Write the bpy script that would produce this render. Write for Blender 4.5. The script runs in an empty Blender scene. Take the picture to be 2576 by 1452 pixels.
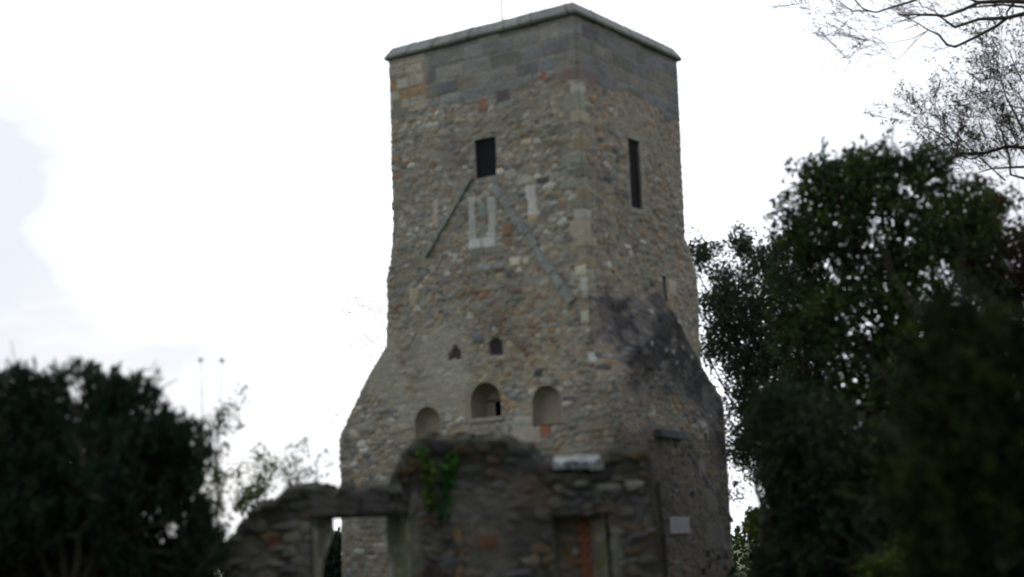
import bpy, math, random
import numpy as np
from mathutils import Vector, Matrix
random.seed(7)
scn = bpy.context.scene
COL = scn.collection
# ------------------------------------------------------------ camera
FPX, CX, CY = 4180.0, 1288.0, 726.0
PITCH = math.atan(654 / FPX); ROLL = 0.045
F = np.array([0, math.cos(PITCH), math.sin(PITCH)]); U0 = np.array([0, -math.sin(PITCH), math.cos(PITCH)]); R0 = np.array([1.0, 0, 0])
RC = R0 * math.cos(ROLL) - U0 * math.sin(ROLL); UC = U0 * math.cos(ROLL) + R0 * math.sin(ROLL)
CAM = np.array([0, 0, 1.6])
cd = bpy.data.cameras.new('camera'); cam = bpy.data.objects.new('camera', cd); COL.objects.link(cam)
cam.matrix_world = Matrix([[RC[0], UC[0], -F[0], CAM[0]], [RC[1], UC[1], -F[1], CAM[1]], [RC[2], UC[2], -F[2], CAM[2]], [0, 0, 0, 1]])
cd.sensor_width = 36; cd.lens = 36 * FPX / 2576; cd.clip_end = 3000; cd.clip_start = 0.05
cd.dof.use_dof = True; cd.dof.focus_distance = 86; cd.dof.aperture_fstop = 0.51; cd.dof.aperture_blades = 0
scn.camera = cam
# ------------------------------------------------------------ light
SUN_AZ, SUN_EL = math.radians(-12), math.radians(38)      # behind the tower, a little left
w = bpy.data.worlds.new('World'); scn.world = w; w.use_nodes = True
nt = w.node_tree; nt.nodes.clear(); N = nt.nodes.new; L = nt.links.new
out = N('ShaderNodeOutputWorld'); bg = N('ShaderNodeBackground'); L(bg.outputs[0], out.inputs[0])
sky = N('ShaderNodeTexSky'); sky.sky_type = 'NISHITA'; sky.sun_disc = False; sky.sun_elevation = SUN_EL; sky.sun_rotation = SUN_AZ
sky.air_density = 1.0; sky.dust_density = 2.0
tc = N('ShaderNodeTexCoord')
n1 = N('ShaderNodeTexNoise'); n1.inputs['Scale'].default_value = 2.6; n1.inputs['Detail'].default_value = 5; n1.inputs['Roughness'].default_value = .5
mp = N('ShaderNodeMapping'); mp.inputs['Scale'].default_value = (1, 1, 2.2); mp.inputs['Location'].default_value = (1.35, 0.1, 0.33)
L(tc.outputs['Generated'], mp.inputs[0]); L(mp.outputs[0], n1.inputs['Vector'])
# cloud sheet brightness: bright towards the sun, grey away from it
dt = N('ShaderNodeVectorMath'); dt.operation = 'DOT_PRODUCT'; L(tc.outputs['Generated'], dt.inputs[0])
dt.inputs[1].default_value = (math.sin(SUN_AZ) * math.cos(SUN_EL), math.cos(SUN_AZ) * math.cos(SUN_EL), math.sin(SUN_EL))
mr = N('ShaderNodeMapRange'); mr.inputs['From Min'].default_value = -0.6; mr.inputs['From Max'].default_value = 1.0
mr.inputs['To Min'].default_value = 4.5; mr.inputs['To Max'].default_value = 17.0; L(dt.outputs['Value'], mr.inputs[0])
cr = N('ShaderNodeMapRange'); cr.inputs['From Min'].default_value = .38; cr.inputs['From Max'].default_value = .65
cr.inputs['To Min'].default_value = 0.435; cr.inputs['To Max'].default_value = 1.1; L(n1.outputs['Fac'], cr.inputs[0])
ml = N('ShaderNodeMath'); ml.operation = 'MULTIPLY'; L(mr.outputs[0], ml.inputs[0]); L(cr.outputs[0], ml.inputs[1])
tint = N('ShaderNodeVectorMath'); tint.operation = 'SCALE'; tint.inputs[0].default_value = (0.945, 0.985, 1.06); L(ml.outputs[0], tint.inputs['Scale'])
n2 = N('ShaderNodeTexNoise'); n2.inputs['Scale'].default_value = 2.3; n2.inputs['Detail'].default_value = 4; L(tc.outputs['Generated'], n2.inputs['Vector'])
cov = N('ShaderNodeMapRange'); cov.inputs['From Min'].default_value = .34; cov.inputs['From Max'].default_value = .5
cov.inputs['To Min'].default_value = .88; cov.inputs['To Max'].default_value = 1.0; L(n2.outputs['Fac'], cov.inputs[0])
mx = N('ShaderNodeMix'); mx.data_type = 'RGBA'; L(cov.outputs[0], mx.inputs[0]); L(sky.outputs[0], mx.inputs[6]); L(tint.outputs[0], mx.inputs[7])
L(mx.outputs[2], bg.inputs['Color']); bg.inputs['Strength'].default_value = 0.1
sl = bpy.data.lights.new('sun', 'SUN'); sl.energy = 0.8; sl.angle = math.radians(12); sl.color = (1, .95, .87)
so = bpy.data.objects.new('sun', sl); COL.objects.link(so)
sd = Vector((math.sin(SUN_AZ) * math.cos(SUN_EL), math.cos(SUN_AZ) * math.cos(SUN_EL), math.sin(SUN_EL)))
so.rotation_euler = sd.to_track_quat('Z', 'Y').to_euler()
vs = scn.view_settings; vs.view_transform = 'Standard'; vs.look = 'None'; vs.exposure = 0.38; vs.gamma = 1
scn.cycles.use_denoising = True
scn.cycles.max_bounces = 6; scn.cycles.transparent_max_bounces = 4

# ------------------------------------------------------------ planning helpers (photo ray -> point at a chosen distance)
def ray(x, y): return F + RC * (x - CX) / FPX + UC * (CY - y) / FPX
def at(x, y, Y):
    d = ray(x, y); return CAM + d * (Y / d[1])
# tower frame: near corner, s runs along the front face to the left, t along the side face to the right
uL = np.array([-0.83336803, 0.55271848, 0]); uR = np.array([0.55271848, 0.83336803, 0])
NC = np.array([1.53808842, 33.0, 0.0])
def onF(x, y):
    d = ray(x, y); k = ((NC - CAM) @ uR) / (d @ uR); P = CAM + d * k; return float((P - NC) @ uL), float(P[2])
def onR(x, y, s=0.0):
    d = ray(x, y); k = ((NC - CAM) @ uL + s) / (d @ uL); P = CAM + d * k; return float((P - NC) @ uR), float(P[2])

# ------------------------------------------------------------ tagging
def tag(o, label=None, cat=None, group=None, kind=None):
    if label: o['label'] = label
    if cat: o['category'] = cat
    if group: o['group'] = group
    if kind: o['kind'] = kind
    return o
def empty(name, loc=(0, 0, 0)):
    o = bpy.data.objects.new(name, None); o.location = loc; COL.objects.link(o); o.empty_display_size = .3
    return o
def link(name, me, mat, parent=None):
    o = bpy.data.objects.new(name, me); COL.objects.link(o)
    if mat: me.materials.append(mat)
    if parent:
        o.parent = parent
        off = Vector((0, 0, 0)); p = parent
        while p: off += Vector(p.location); p = p.parent
        o.location = -off
    return o
def np_mesh(name, V, Fq, mat, parent=None, col=None, smooth=True):
    me = bpy.data.meshes.new(name)
    V = np.asarray(V, np.float32); Fq = np.asarray(Fq, np.int32); k = Fq.shape[1]
    me.vertices.add(len(V)); me.vertices.foreach_set('co', V.ravel())
    me.loops.add(Fq.size); me.loops.foreach_set('vertex_index', Fq.ravel())
    me.polygons.add(len(Fq)); me.polygons.foreach_set('loop_start', np.arange(0, Fq.size, k, dtype=np.int32))
    me.polygons.foreach_set('use_smooth', np.full(len(Fq), smooth))
    if col is not None:
        a = me.color_attributes.new('Col', 'FLOAT_COLOR', 'POINT')
        a.data.foreach_set('color', np.c_[col, np.ones(len(V))].astype(np.float32).ravel())
    me.update(calc_edges=True); me.validate()
    return link(name, me, mat, parent)

# ------------------------------------------------------------ noise
def hsh(i, j, k=0):
    i = np.asarray(i).astype(np.int64); j = np.asarray(j).astype(np.int64)
    x = (i * 374761393 + j * 668265263 + k * 1442695041) & 0xffffffff
    x = ((x ^ (x >> 13)) * 1274126177) & 0xffffffff
    x = ((x ^ (x >> 16)) * 2246822519) & 0xffffffff
    x = x ^ (x >> 15)
    return (x & 0xffffff) / float(0x1000000)
def vn(x, y, k=0):
    xi = np.floor(x); yi = np.floor(y); fx = x - xi; fy = y - yi
    fx = fx * fx * (3 - 2 * fx); fy = fy * fy * (3 - 2 * fy)
    a = hsh(xi, yi, k); b = hsh(xi + 1, yi, k); c = hsh(xi, yi + 1, k); d = hsh(xi + 1, yi + 1, k)
    return (a * (1 - fx) + b * fx) * (1 - fy) + (c * (1 - fx) + d * fx) * fy
def fbm(x, y, k=0, o=3):
    s = 0; a = .5; t = 0
    for q in range(o):
        s = s + a * vn(x * 2 ** q, y * 2 ** q, k + q * 17); t += a; a *= .5
    return s / t
def vn3(p, sc, k=0):
    x, y, z = p[:, 0] / sc, p[:, 1] / sc, p[:, 2] / sc
    zi = np.floor(z); f = z - zi; f = f * f * (3 - 2 * f)
    a = np.array([0.]); r = 0
    lo = vn(x + zi * 17.13, y + zi * 5.77, k); hi = vn(x + (zi + 1) * 17.13, y + (zi + 1) * 5.77, k)
    return lo * (1 - f) + hi * f
def sst(a, b, x):
    t = np.clip((x - a) / (b - a), 0, 1); return t * t * (3 - 2 * t)

# ------------------------------------------------------------ masonry pattern: stone relief and each stone's own colour
PAL = np.array([(.25, .215, .16), (.20, .185, .155), (.15, .16, .165), (.28, .19, .10), (.155, .095, .065), (.42, .41, .37),
                (.085, .08, .09), (.19, .20, .145), (.33, .28, .20), (.23, .13, .075), (.20, .205, .205)])
def pick(r, wts, pal=PAL):
    c = np.cumsum(np.array(wts, float)); c /= c[-1]
    return pal[np.clip(np.searchsorted(c, r), 0, len(pal) - 1)]
W_RUB = [20, 16, 13, 9, 7, 11, 6, 8, 9, 3, 14]
def rubble(u, v, k=0, cu=.27, cv=.145, wts=W_RUB, depth=.03, mortar=(.24, .222, .18), mix=True):
    if mix:   # bigger and smaller stones in irregular patches
        a = rubble(u, v, k + 200, cu * 1.0, cv * 1.0, wts, depth, mortar, False); b = rubble(u, v, k + 300, cu * .58, cv * .60, wts, depth * .7, mortar, False)
        m_ = sst(.46, .54, fbm(u * 1.5, v * 1.9, k + 8, 4) + .12 * (hsh(np.floor(u / .4), np.floor(v / .3), k) - .5))
        return a[0] * (1 - m_) + b[0] * m_, a[1] * (1 - m_[..., None]) + b[1] * m_[..., None]
    uu = u + .20 * (fbm(u * 1.6, v * 1.6, k + 3) - .5) + .05 * (fbm(u * 11, v * 11, k + 13) - .5); vv = v + .14 * (fbm(u * 1.1, v * 2.2, k + 5) - .5) + .045 * (fbm(u * 9, v * 12, k + 15) - .5)
    big = vn(uu * .9, vv * .9, k + 9) > .56
    F1 = np.full(u.shape, 9.); F2 = F1.copy(); I = np.zeros(u.shape, np.int64); J = I.copy()
    x = uu / cu; y = vv / cv; xi = np.floor(x).astype(int); yi = np.floor(y).astype(int)
    for dj in (-1, 0, 1):
        for di in (-2, -1, 0, 1, 2):
            i = xi + di; j = yi + dj
            px = i + .5 + (hsh(i, j, k + 1) - .5) * .95 + (j % 2) * .5; py = j + .5 + (hsh(i, j, k + 2) - .5) * .62
            sx = .75 + .9 * hsh(i, j, k + 4)
            d = np.sqrt(((x - px) / sx) ** 2 + (y - py) ** 2)
            n = d < F1
            F2 = np.where(n, F1, np.minimum(F2, d)); I = np.where(n, i, I); J = np.where(n, j, J); F1 = np.where(n, d, F1)
    e = F2 - F1
    prom = hsh(I, J, k + 7)
    st = sst(.04, .22, e + .16 * (fbm(u * 9, v * 9, k + 31) - .5))
    st = st * (.35 + .65 * sst(.1, .35, prom)) * (.66 + .34 * sst(.38, .55, fbm(u * .9, v * 1.2, k + 41)))
    h = st * (.35 + .65 * prom) * depth
    c = pick(hsh(I, J, k + 11), wts) * (.72 + .5 * hsh(I, J, k + 12))[..., None]; c = c * .92 + np.array((.215, .20, .165)) * .08
    g = .7 + .6 * fbm(u * 14, v * 14, k + 21)[...]
    col = np.array(mortar) * (1 - st[..., None]) + c * st[..., None]
    return h, col * g[..., None]
def ashlar(u, v, k=0, ch=.285, cw=.52, depth=.014, wts=None, pal=None, mortar=(.21, .20, .17)):
    if pal is None: pal = np.array([(.20, .205, .195), (.175, .185, .185), (.225, .215, .19), (.155, .15, .155), (.24, .235, .21), (.205, .185, .145), (.17, .18, .15)])
    if wts is None: wts = [10, 9, 7, 6, 3, 3, 4]
    vv = v + .02 * (vn(u * .8, v * .5, k + 2) - .5) + .045 * np.sin(v * 3.1 + k)
    j = np.floor(vv / ch).astype(int); fv = vv / ch - j
    w_ = cw * (.7 + .8 * hsh(j, j * 0, k + 3)); x = u / w_ + hsh(j, j * 0 + 5, k + 4)
    i = np.floor(x).astype(int); fx = x - i
    o0 = (hsh(i, j, k + 5) - .5) * .5; o1 = (hsh(i + 1, j, k + 5) - .5) * .5
    ii = np.where(fx < o0, i - 1, np.where(fx > 1 + o1, i + 1, i))
    du = np.minimum(np.abs(fx - o0), np.abs(fx - 1 - o1)) * w_; dv = np.minimum(fv, 1 - fv) * ch
    d = np.minimum(du, dv)
    st = sst(.006, .03, d)
    c = pick(hsh(ii, j, k + 8), wts, pal) * (.85 + .3 * hsh(ii, j, k + 9))[..., None]
    col = np.array(mortar) * (1 - st[..., None]) + c * st[..., None]
    st = st * (.45 + .55 * sst(.35, .6, fbm(u * 2.2, v * 2.2, k + 60)))
    rough = .5 * fbm(u * 16, v * 22, k + 6) + .5 * fbm(u * 3, v * 9, k + 61, 4)
    return st * depth * (.5 + hsh(ii, j, k + 10)) + (rough - .5) * .03, col * (.62 + .76 * rough)[..., None]
def patch(h, col, u, v, r, c, dh=.0, soft=.03, mixv=1.0, k=0):
    u0, u1, v0, v1 = r; u0, u1 = min(u0, u1), max(u0, u1); v0, v1 = min(v0, v1), max(v0, v1)
    nz = .04 * (fbm(u * 5, v * 5, 77 + k) - .5)
    d = np.minimum(np.minimum(u - u0, u1 - u), np.minimum(v - v0, v1 - v)) + nz
    m = sst(-soft / 2, soft / 2, d) * mixv
    g = (.85 + .3 * fbm(u * 12, v * 12, 5 + k))[..., None]
    return h * (1 - m) + m * (dh + .006 * fbm(u * 9, v * 9, 9)), col * (1 - m[..., None]) + np.array(c) * g * m[..., None]
def sheet(name, P, H, C, mat, parent, mask=None, closeu=False):
    """P (n,m,3) base surface, H relief, C colour; quads kept where mask."""
    du = np.gradient(P, axis=0); dv = np.gradient(P, axis=1)
    n = np.cross(du, dv); n /= np.maximum(np.linalg.norm(n, axis=-1, keepdims=True), 1e-9)
    V = P + n * H[..., None]
    a, b = P.shape[:2]; idx = np.arange(a * b).reshape(a, b)
    q = np.stack([idx[:-1, :-1], idx[1:, :-1], idx[1:, 1:], idx[:-1, 1:]], -1)
    q = q.reshape(-1, 4) if mask is None else q[mask[:-1, :-1] & mask[1:, :-1] & mask[1:, 1:] & mask[:-1, 1:]]
    used = np.zeros(a * b, bool); used[q.ravel()] = True; rem = np.cumsum(used) - 1
    return np_mesh(name, V.reshape(-1, 3)[used], rem[q], mat, parent, C.reshape(-1, 3)[used])

# ------------------------------------------------------------ materials
def mat_base(name):
    m = bpy.data.materials.new(name); m.use_nodes = True; nt = m.node_tree
    return m, nt, nt.nodes['Principled BSDF']
def mat_attr(name, rough=.92, bump=.25, scale=30, gain=1.0, spec=.25, contrast=.5):
    m, nt, b = mat_base(name); N = nt.nodes.new; L = nt.links.new
    a = N('ShaderNodeAttribute'); a.attribute_name = 'Col'
    t = N('ShaderNodeTexCoord'); n = N('ShaderNodeTexNoise'); n.inputs['Scale'].default_value = scale; n.inputs['Detail'].default_value = 6
    L(t.outputs['Object'], n.inputs['Vector'])
    n0 = N('ShaderNodeTexNoise'); n0.inputs['Scale'].default_value = .7; n0.inputs['Detail'].default_value = 4; L(t.outputs['Object'], n0.inputs['Vector'])
    r = N('ShaderNodeMapRange'); r.inputs['From Min'].default_value = .3; r.inputs['From Max'].default_value = .7
    r.inputs['To Min'].default_value = (1 - contrast / 2) * gain; r.inputs['To Max'].default_value = (1 + contrast / 2) * gain; L(n.outputs['Fac'], r.inputs[0])
    r0 = N('ShaderNodeMapRange'); r0.inputs['From Min'].default_value = .3; r0.inputs['From Max'].default_value = .7
    r0.inputs['To Min'].default_value = .85; r0.inputs['To Max'].default_value = 1.15; L(n0.outputs['Fac'], r0.inputs[0])
    mm = N('ShaderNodeMath'); mm.operation = 'MULTIPLY'; L(r.outputs[0], mm.inputs[0]); L(r0.outputs[0], mm.inputs[1])
    s = N('ShaderNodeVectorMath'); s.operation = 'SCALE'; L(a.outputs['Color'], s.inputs[0]); L(mm.outputs[0], s.inputs['Scale'])
    L(s.outputs[0], b.inputs['Base Color']); b.inputs['Roughness'].default_value = rough; b.inputs['Specular IOR Level'].default_value = spec
    if bump:
        bp = N('ShaderNodeBump'); bp.inputs['Strength'].default_value = bump; bp.inputs['Distance'].default_value = .02; L(n.outputs['Fac'], bp.inputs['Height']); L(bp.outputs[0], b.inputs['Normal'])
    return m
def mat_noise(name, c1, c2, scale=8, rough=.9, bump=.3, dist=.02, metallic=0):
    m, nt, b = mat_base(name); N = nt.nodes.new; L = nt.links.new
    t = N('ShaderNodeTexCoord'); n = N('ShaderNodeTexNoise'); n.inputs['Scale'].default_value = scale; n.inputs['Detail'].default_value = 8; n.inputs['Roughness'].default_value = .65
    L(t.outputs['Object'], n.inputs['Vector'])
    r = N('ShaderNodeValToRGB'); r.color_ramp.elements[0].position = .35; r.color_ramp.elements[1].position = .65
    r.color_ramp.elements[0].color = (*c1, 1); r.color_ramp.elements[1].color = (*c2, 1); L(n.outputs['Fac'], r.inputs[0]); L(r.outputs[0], b.inputs['Base Color'])
    b.inputs['Roughness'].default_value = rough; b.inputs['Metallic'].default_value = metallic; b.inputs['Specular IOR Level'].default_value = .25
    bp = N('ShaderNodeBump'); bp.inputs['Strength'].default_value = bump; bp.inputs['Distance'].default_value = dist; L(n.outputs['Fac'], bp.inputs['Height']); L(bp.outputs[0], b.inputs['Normal'])
    return m
def mat_leaf(name, trans=.25, rough=.5):
    m, nt, b = mat_base(name); N = nt.nodes.new; L = nt.links.new
    a = N('ShaderNodeAttribute'); a.attribute_name = 'Col'; L(a.outputs['Color'], b.inputs['Base Color'])
    b.inputs['Roughness'].default_value = .8; b.inputs['Specular IOR Level'].default_value = .08
    tr = N('ShaderNodeBsdfTranslucent'); L(a.outputs['Color'], tr.inputs['Color'])
    mx = N('ShaderNodeMixShader'); mx.inputs[0].default_value = trans; L(b.outputs[0], mx.inputs[1]); L(tr.outputs[0], mx.inputs[2])
    L(mx.outputs[0], nt.nodes['Material Output'].inputs[0])
    return m
M_STONE = mat_attr('rubble_masonry')
M_COPE = mat_noise('weathered_coping', (.17, .19, .165), (.31, .33, .30), 9)
M_FRAME = mat_noise('dressed_stone', (.20, .195, .16), (.33, .31, .26), 7)
M_PLAST = mat_noise('buff_lime_plaster', (.24, .205, .16), (.31, .265, .205), 5, bump=.15)
M_DRIP = mat_noise('grey_drip_slab', (.18, .197, .182), (.30, .32, .29), 8)
M_SLATE = mat_noise('dark_ridge_stone', (.045, .048, .06), (.10, .10, .115), 10)
M_IRON = mat_noise('dark_iron', (.012, .013, .018), (.03, .03, .036), 30, rough=.6, metallic=.3)
M_MARBLE = mat_noise('pale_plaque', (.15, .155, .158), (.23, .235, .24), 20, rough=.6, bump=.05)
M_BRICK = mat_noise('red_brick', (.15, .055, .035), (.24, .10, .06), 14)
M_OCHRE = mat_noise('ochre_jamb_stone', (.12, .085, .035), (.22, .145, .06), 6)
M_LICHEN = mat_noise('pale_lichen_cap', (.05, .055, .05), (.34, .38, .38), 7)
M_BARK = mat_noise('bark', (.035, .032, .022), (.075, .066, .045), 18, bump=.6)
M_TWIG = mat_noise('twig_bark', (.03, .027, .022), (.06, .052, .04), 25, bump=.2)
M_LEAF = mat_leaf('leaf'); M_NEEDLE = mat_leaf('needle', .08, .6); M_IVY = mat_leaf('ivy_leaf', .3, .45)

# ------------------------------------------------------------ small solid builders
class MB:
    def __init__(s): s.v = []; s.f = []
    def box(s, o, ax, ay, az, ch=.0, jit=0):
        """box with corner o and edge vectors; ch = chamfer on all twelve edges"""
        o, ax, ay, az = [np.array(q, float) for q in (o, ax, ay, az)]
        import bmesh
        bm = bmesh.new(); vv = []
        for k in range(8):
            p = o + ax * (k & 1) + ay * ((k >> 1) & 1) + az * ((k >> 2) & 1)
            if jit: p = p + np.array([random.uniform(-jit, jit) for _ in range(3)])
            vv.append(bm.verts.new(p))
        for q in ((0, 2, 3, 1), (4, 5, 7, 6), (0, 1, 5, 4), (2, 6, 7, 3), (0, 4, 6, 2), (1, 3, 7, 5)): bm.faces.new([vv[i] for i in q])
        bmesh.ops.recalc_face_normals(bm, faces=bm.faces)
        if ch: bmesh.ops.bevel(bm, geom=bm.edges[:], offset=ch, segments=2, profile=.6, affect='EDGES')
        bm.verts.index_update(); b = len(s.v)
        s.v += [tuple(x.co) for x in bm.verts]; s.f += [tuple(b + x.index for x in f.verts) for f in bm.faces]; bm.free()
    def build(s, name, mat, parent=None, smooth=False):
        me = bpy.data.meshes.new(name); me.from_pydata(s.v, [], s.f); me.update()
        if smooth: me.polygons.foreach_set('use_smooth', [True] * len(me.polygons))
        return link(name, me, mat, parent)
class Tubes:
    def __init__(s): s.v = []; s.f = []; s.n = 0
    def add(s, pts, rad, k=5):
        pts = np.asarray(pts, float); rad = np.asarray(rad, float); n = len(pts)
        t = np.gradient(pts, axis=0); t /= np.maximum(np.linalg.norm(t, axis=1, keepdims=True), 1e-9)
        ref = np.array([0.31, .17, .93]) if abs(t[0][2]) < .9 else np.array([.9, .2, .1])
        a = np.cross(t, ref); a /= np.linalg.norm(a, axis=1, keepdims=True); b = np.cross(t, a)
        an = np.arange(k) * 2 * math.pi / k
        ring = pts[:, None] + rad[:, None, None] * (np.cos(an)[None, :, None] * a[:, None] + np.sin(an)[None, :, None] * b[:, None])
        s.v.append(ring.reshape(-1, 3))
        i = np.arange(n - 1)[:, None] * k; j = np.arange(k)[None]; j2 = (j + 1) % k
        s.f.append((np.stack([i + j, i + j2, i + k + j2, i + k + j], -1).reshape(-1, 4)) + s.n); s.n += n * k
    def build(s, name, mat, parent=None):
        return np_mesh(name, np.concatenate(s.v), np.concatenate(s.f), mat, parent)

# ------------------------------------------------------------ the tower
TW = empty('stone_tower', tuple(NC)); tag(TW, 'tall square rubble stone tower of a ruined church with a flat grey coping', 'tower')
ZT = 12.42
def lerp_tab(z, tab):
    zz = [a for a, b in tab]; vv = [b for a, b in tab]; return np.interp(z, zz, vv)
S1 = [(0, 6.62), (1, 6.6), (3.2, 6.57), (4.19, 6.55), (4.6, 6.3), (5.0, 6.02), (5.5, 5.66), (6.07, 5.17), (6.8, 5.13), (7.5, 5.12), (7.9, 4.98), (8.6, 4.88), (12.42, 4.83)]
T1 = [(0, 4.75), (3.5, 4.78), (4.8, 4.75), (5.7, 4.68), (6.6, 4.76), (7.5, 4.78), (8.3, 4.30), (9.2, 4.33), (12.42, 4.42)]
EM = .45
def ef(t, z):
    zr = np.interp(t, [0, 1, 2, 2.8, 3.3, 4.5, 6], [5.45, 6.2, 6.7, 7.0, 6.55, 5.45, 5.0])
    return np.clip((zr - z) * .62, 0, EM) + .0
def loc(s, t, z):  # tower frame -> world
    s, t, z = np.broadcast_arrays(s, t, z)
    return NC + s[..., None] * uL + t[..., None] * uR + np.stack([0 * z, 0 * z, z], -1)

STEP = .032
zs = np.arange(0, ZT + .001, STEP); m = len(zs)
nf, nr, nb, nl = 200, 148, 40, 60
segs = []
# order: back-left corner -> left side -> front -> right side -> back   (u decreasing)
q = np.linspace(0, 1, nl, endpoint=False)[:, None]; Z = zs[None]
s1 = lerp_tab(zs, S1)[None]; t1 = lerp_tab(zs, T1)[None]
Pl = loc(s1 + 0 * q, t1 * (1 - q), Z + 0 * q); Ul = s1 + t1 * (1 - q); Kl = np.full(Ul.shape, 0)
q = np.linspace(0, 1, nf, endpoint=False)[:, None]; s0 = -ef(0, zs)[None]
Sf = s1 + (s0 - s1) * q; Pf = loc(Sf, 0 * Sf, Z + 0 * Sf); Uf = Sf; Kf = np.full(Uf.shape, 1)
q = np.linspace(0, 1, nr, endpoint=False)[:, None]; Tr = t1 * q; Er = ef(Tr, Z + 0 * Tr)
Pr = loc(-Er, Tr, Z + 0 * Tr); Ur = s0 - Tr; Kr = np.full(Ur.shape, 2)
q = np.linspace(0, 1, nb)[:, None]; eb = ef(t1, Z)
Sb = -eb + (s1 + eb) * q; Pb = loc(Sb, t1 + 0 * Sb, Z + 0 * Sb); Ub = -20 - Sb; Kb = np.full(Ub.shape, 3)
P = np.concatenate([Pl, Pf, Pr, Pb], 0)
ci_ = nl + nf; low = zs < 5.9
for _ in range(110):      # the lower near corner is worn round
    w_ = (.5 * (1 - sst(5.1, 5.9, zs)))[None, :, None]; a_ = slice(ci_ - 26, ci_ + 27)
    P[a_] = P[a_] * (1 - w_) + w_ * .5 * (P[ci_ - 27:ci_ + 26] + P[ci_ - 25:ci_ + 28])
U = np.concatenate([Ul, Uf, Ur, Ub], 0); K = np.concatenate([Kl, Kf, Kr, Kb], 0)
Zg = np.broadcast_to(Z, U.shape); Tg = np.where(K == 2, -(U - np.broadcast_to(s0, U.shape)), 0)
Eg = np.zeros(U.shape); Eg[nl + nf:nl + nf + nr] = Er
h, c = rubble(U, Zg, 1, cu=.25, cv=.135, depth=.042)
# whiter rubble field on the upper front; browner band above the niches
h2, c2 = rubble(U, Zg, 1, cu=.25, cv=.135, wts=[12, 9, 14, 6, 5, 30, 3, 4, 12, 3, 18])
mfield = (sst(.25, .55, fbm(U * .8, Zg * .8, 50)) * (K == 1) * sst(7.2, 8.2, Zg))[..., None]; c = c * (1 - mfield) + c2 * mfield
h3, c3 = rubble(U, Zg, 1, cu=.25, cv=.135, wts=[16, 9, 6, 20, 16, 3, 8, 6, 8, 14, 4])
mb = (sst(4.9, 5.4, Zg) * (1 - sst(6.6, 7.2, Zg)) * (K == 1) * sst(.0, .4, U) * (1 - sst(2.8, 3.4, U)) * .9)[..., None]; c = c * (1 - mb) + c3 * mb
# side face uses a darker stone mix
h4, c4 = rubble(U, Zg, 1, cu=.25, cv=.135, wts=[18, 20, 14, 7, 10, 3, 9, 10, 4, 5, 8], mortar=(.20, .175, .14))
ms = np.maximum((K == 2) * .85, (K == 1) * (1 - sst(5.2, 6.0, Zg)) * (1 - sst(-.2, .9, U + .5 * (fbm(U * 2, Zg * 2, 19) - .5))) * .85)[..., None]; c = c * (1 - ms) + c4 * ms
# lime-washed area left of the niches, thin render over the stones
ren = sst(.42, .6, fbm(U * .9 + 3, Zg * .9, 61)) * (K == 1) * sst(2.7, 3.3, U) * (1 - sst(5.6, 6.2, U)) * sst(3.6, 4.4, Zg) * (1 - sst(5.9, 6.7, Zg))
ren = np.maximum(ren, sst(3.0, 3.3, U) * (1 - sst(4.2, 4.8, U)) * sst(4.3, 4.7, Zg) * (1 - sst(5.6, 6.3, Zg)) * .85 * (K == 1))
rc = np.array((.27, .26, .215)) * (.8 + .4 * fbm(U * 6, Zg * 6, 12))[..., None]; c = c * (1 - ren[..., None] * .8) + rc * ren[..., None] * .8; h = h * (1 - .6 * ren) + .012 * ren
ren2 = sst(.45, .62, fbm(U * 1.3 + 9, Zg * 1.3, 67)) * (K == 1) * (1 - sst(3.2, 3.6, U)) * sst(.3, .9, U) * sst(2.5, 3.2, Zg) * (1 - sst(4.9, 5.3, Zg)) * .6
rc = np.array((.30, .245, .175)) * (.8 + .4 * fbm(U * 6, Zg * 6, 15))[..., None]; c = c * (1 - ren2[..., None]) + rc * ren2[..., None]
# ashlar parapet
ha, ca = ashlar(U, Zg, 4)
hb, cb = ashlar(U, Zg, 9, ch=.24, cw=.40, wts=[2, 1, 11, 0, 11, 8, 1], pal=np.array([(.21, .21, .20), (.2, .2, .19), (.31, .29, .24), (.145, .135, .15), (.37, .35, .30), (.30, .21, .12), (.16, .17, .13)]), mortar=(.25, .19, .125))
mo = (sst(3.75, 3.95, U) * (K <= 1))[..., None]; ca = ca * (1 - mo) + cb * mo
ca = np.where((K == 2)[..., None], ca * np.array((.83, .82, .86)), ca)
zl = 11.12 + .14 * (fbm(U * 1.6, U * 0 + 2, 8) - .5) + .10 * np.sin(U * 2.1)
ma = sst(-.03, .03, Zg - zl) * (K < 3); h = h * (1 - ma) + (ha + .012) * ma; c = c * (1 - ma[..., None]) + ca * ma[..., None]
# quoins wrapping the near corner: dressed blocks, long and short alternately
QP = np.array([(.27, .265, .21), (.23, .24, .19), (.31, .28, .21), (.26, .21, .14), (.36, .35, .31), (.20, .185, .15)])
zq = 3.3
rq = random.Random(5); kq = 0
while zq < 11.1:
    qh = rq.uniform(.2, .36); wf = rq.uniform(.30, .5) if kq % 2 else rq.uniform(.14, .26); wr = rq.uniform(.12, .22) if kq % 2 else rq.uniform(.22, .4)
    keep = .95 if (zq > 7.2) else .55
    if rq.random() < keep and not (3.4 < zq < 6.1):
        cc = QP[rq.randrange(6)] * rq.uniform(.85, 1.1); x0 = float(-ef(0, np.array(zq)))
        h, c = patch(h, c, U, Zg, (x0 - wr, x0 + wf, zq + .012, zq + qh - .012), cc, dh=.022, k=kq, mixv=.9)
    zq += qh; kq += 1
def fp(x0, y0, x1, y1):
    a = onF(x0, y0); b = onF(x1, y1); return (a[0], b[0], a[1], b[1])
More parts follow.
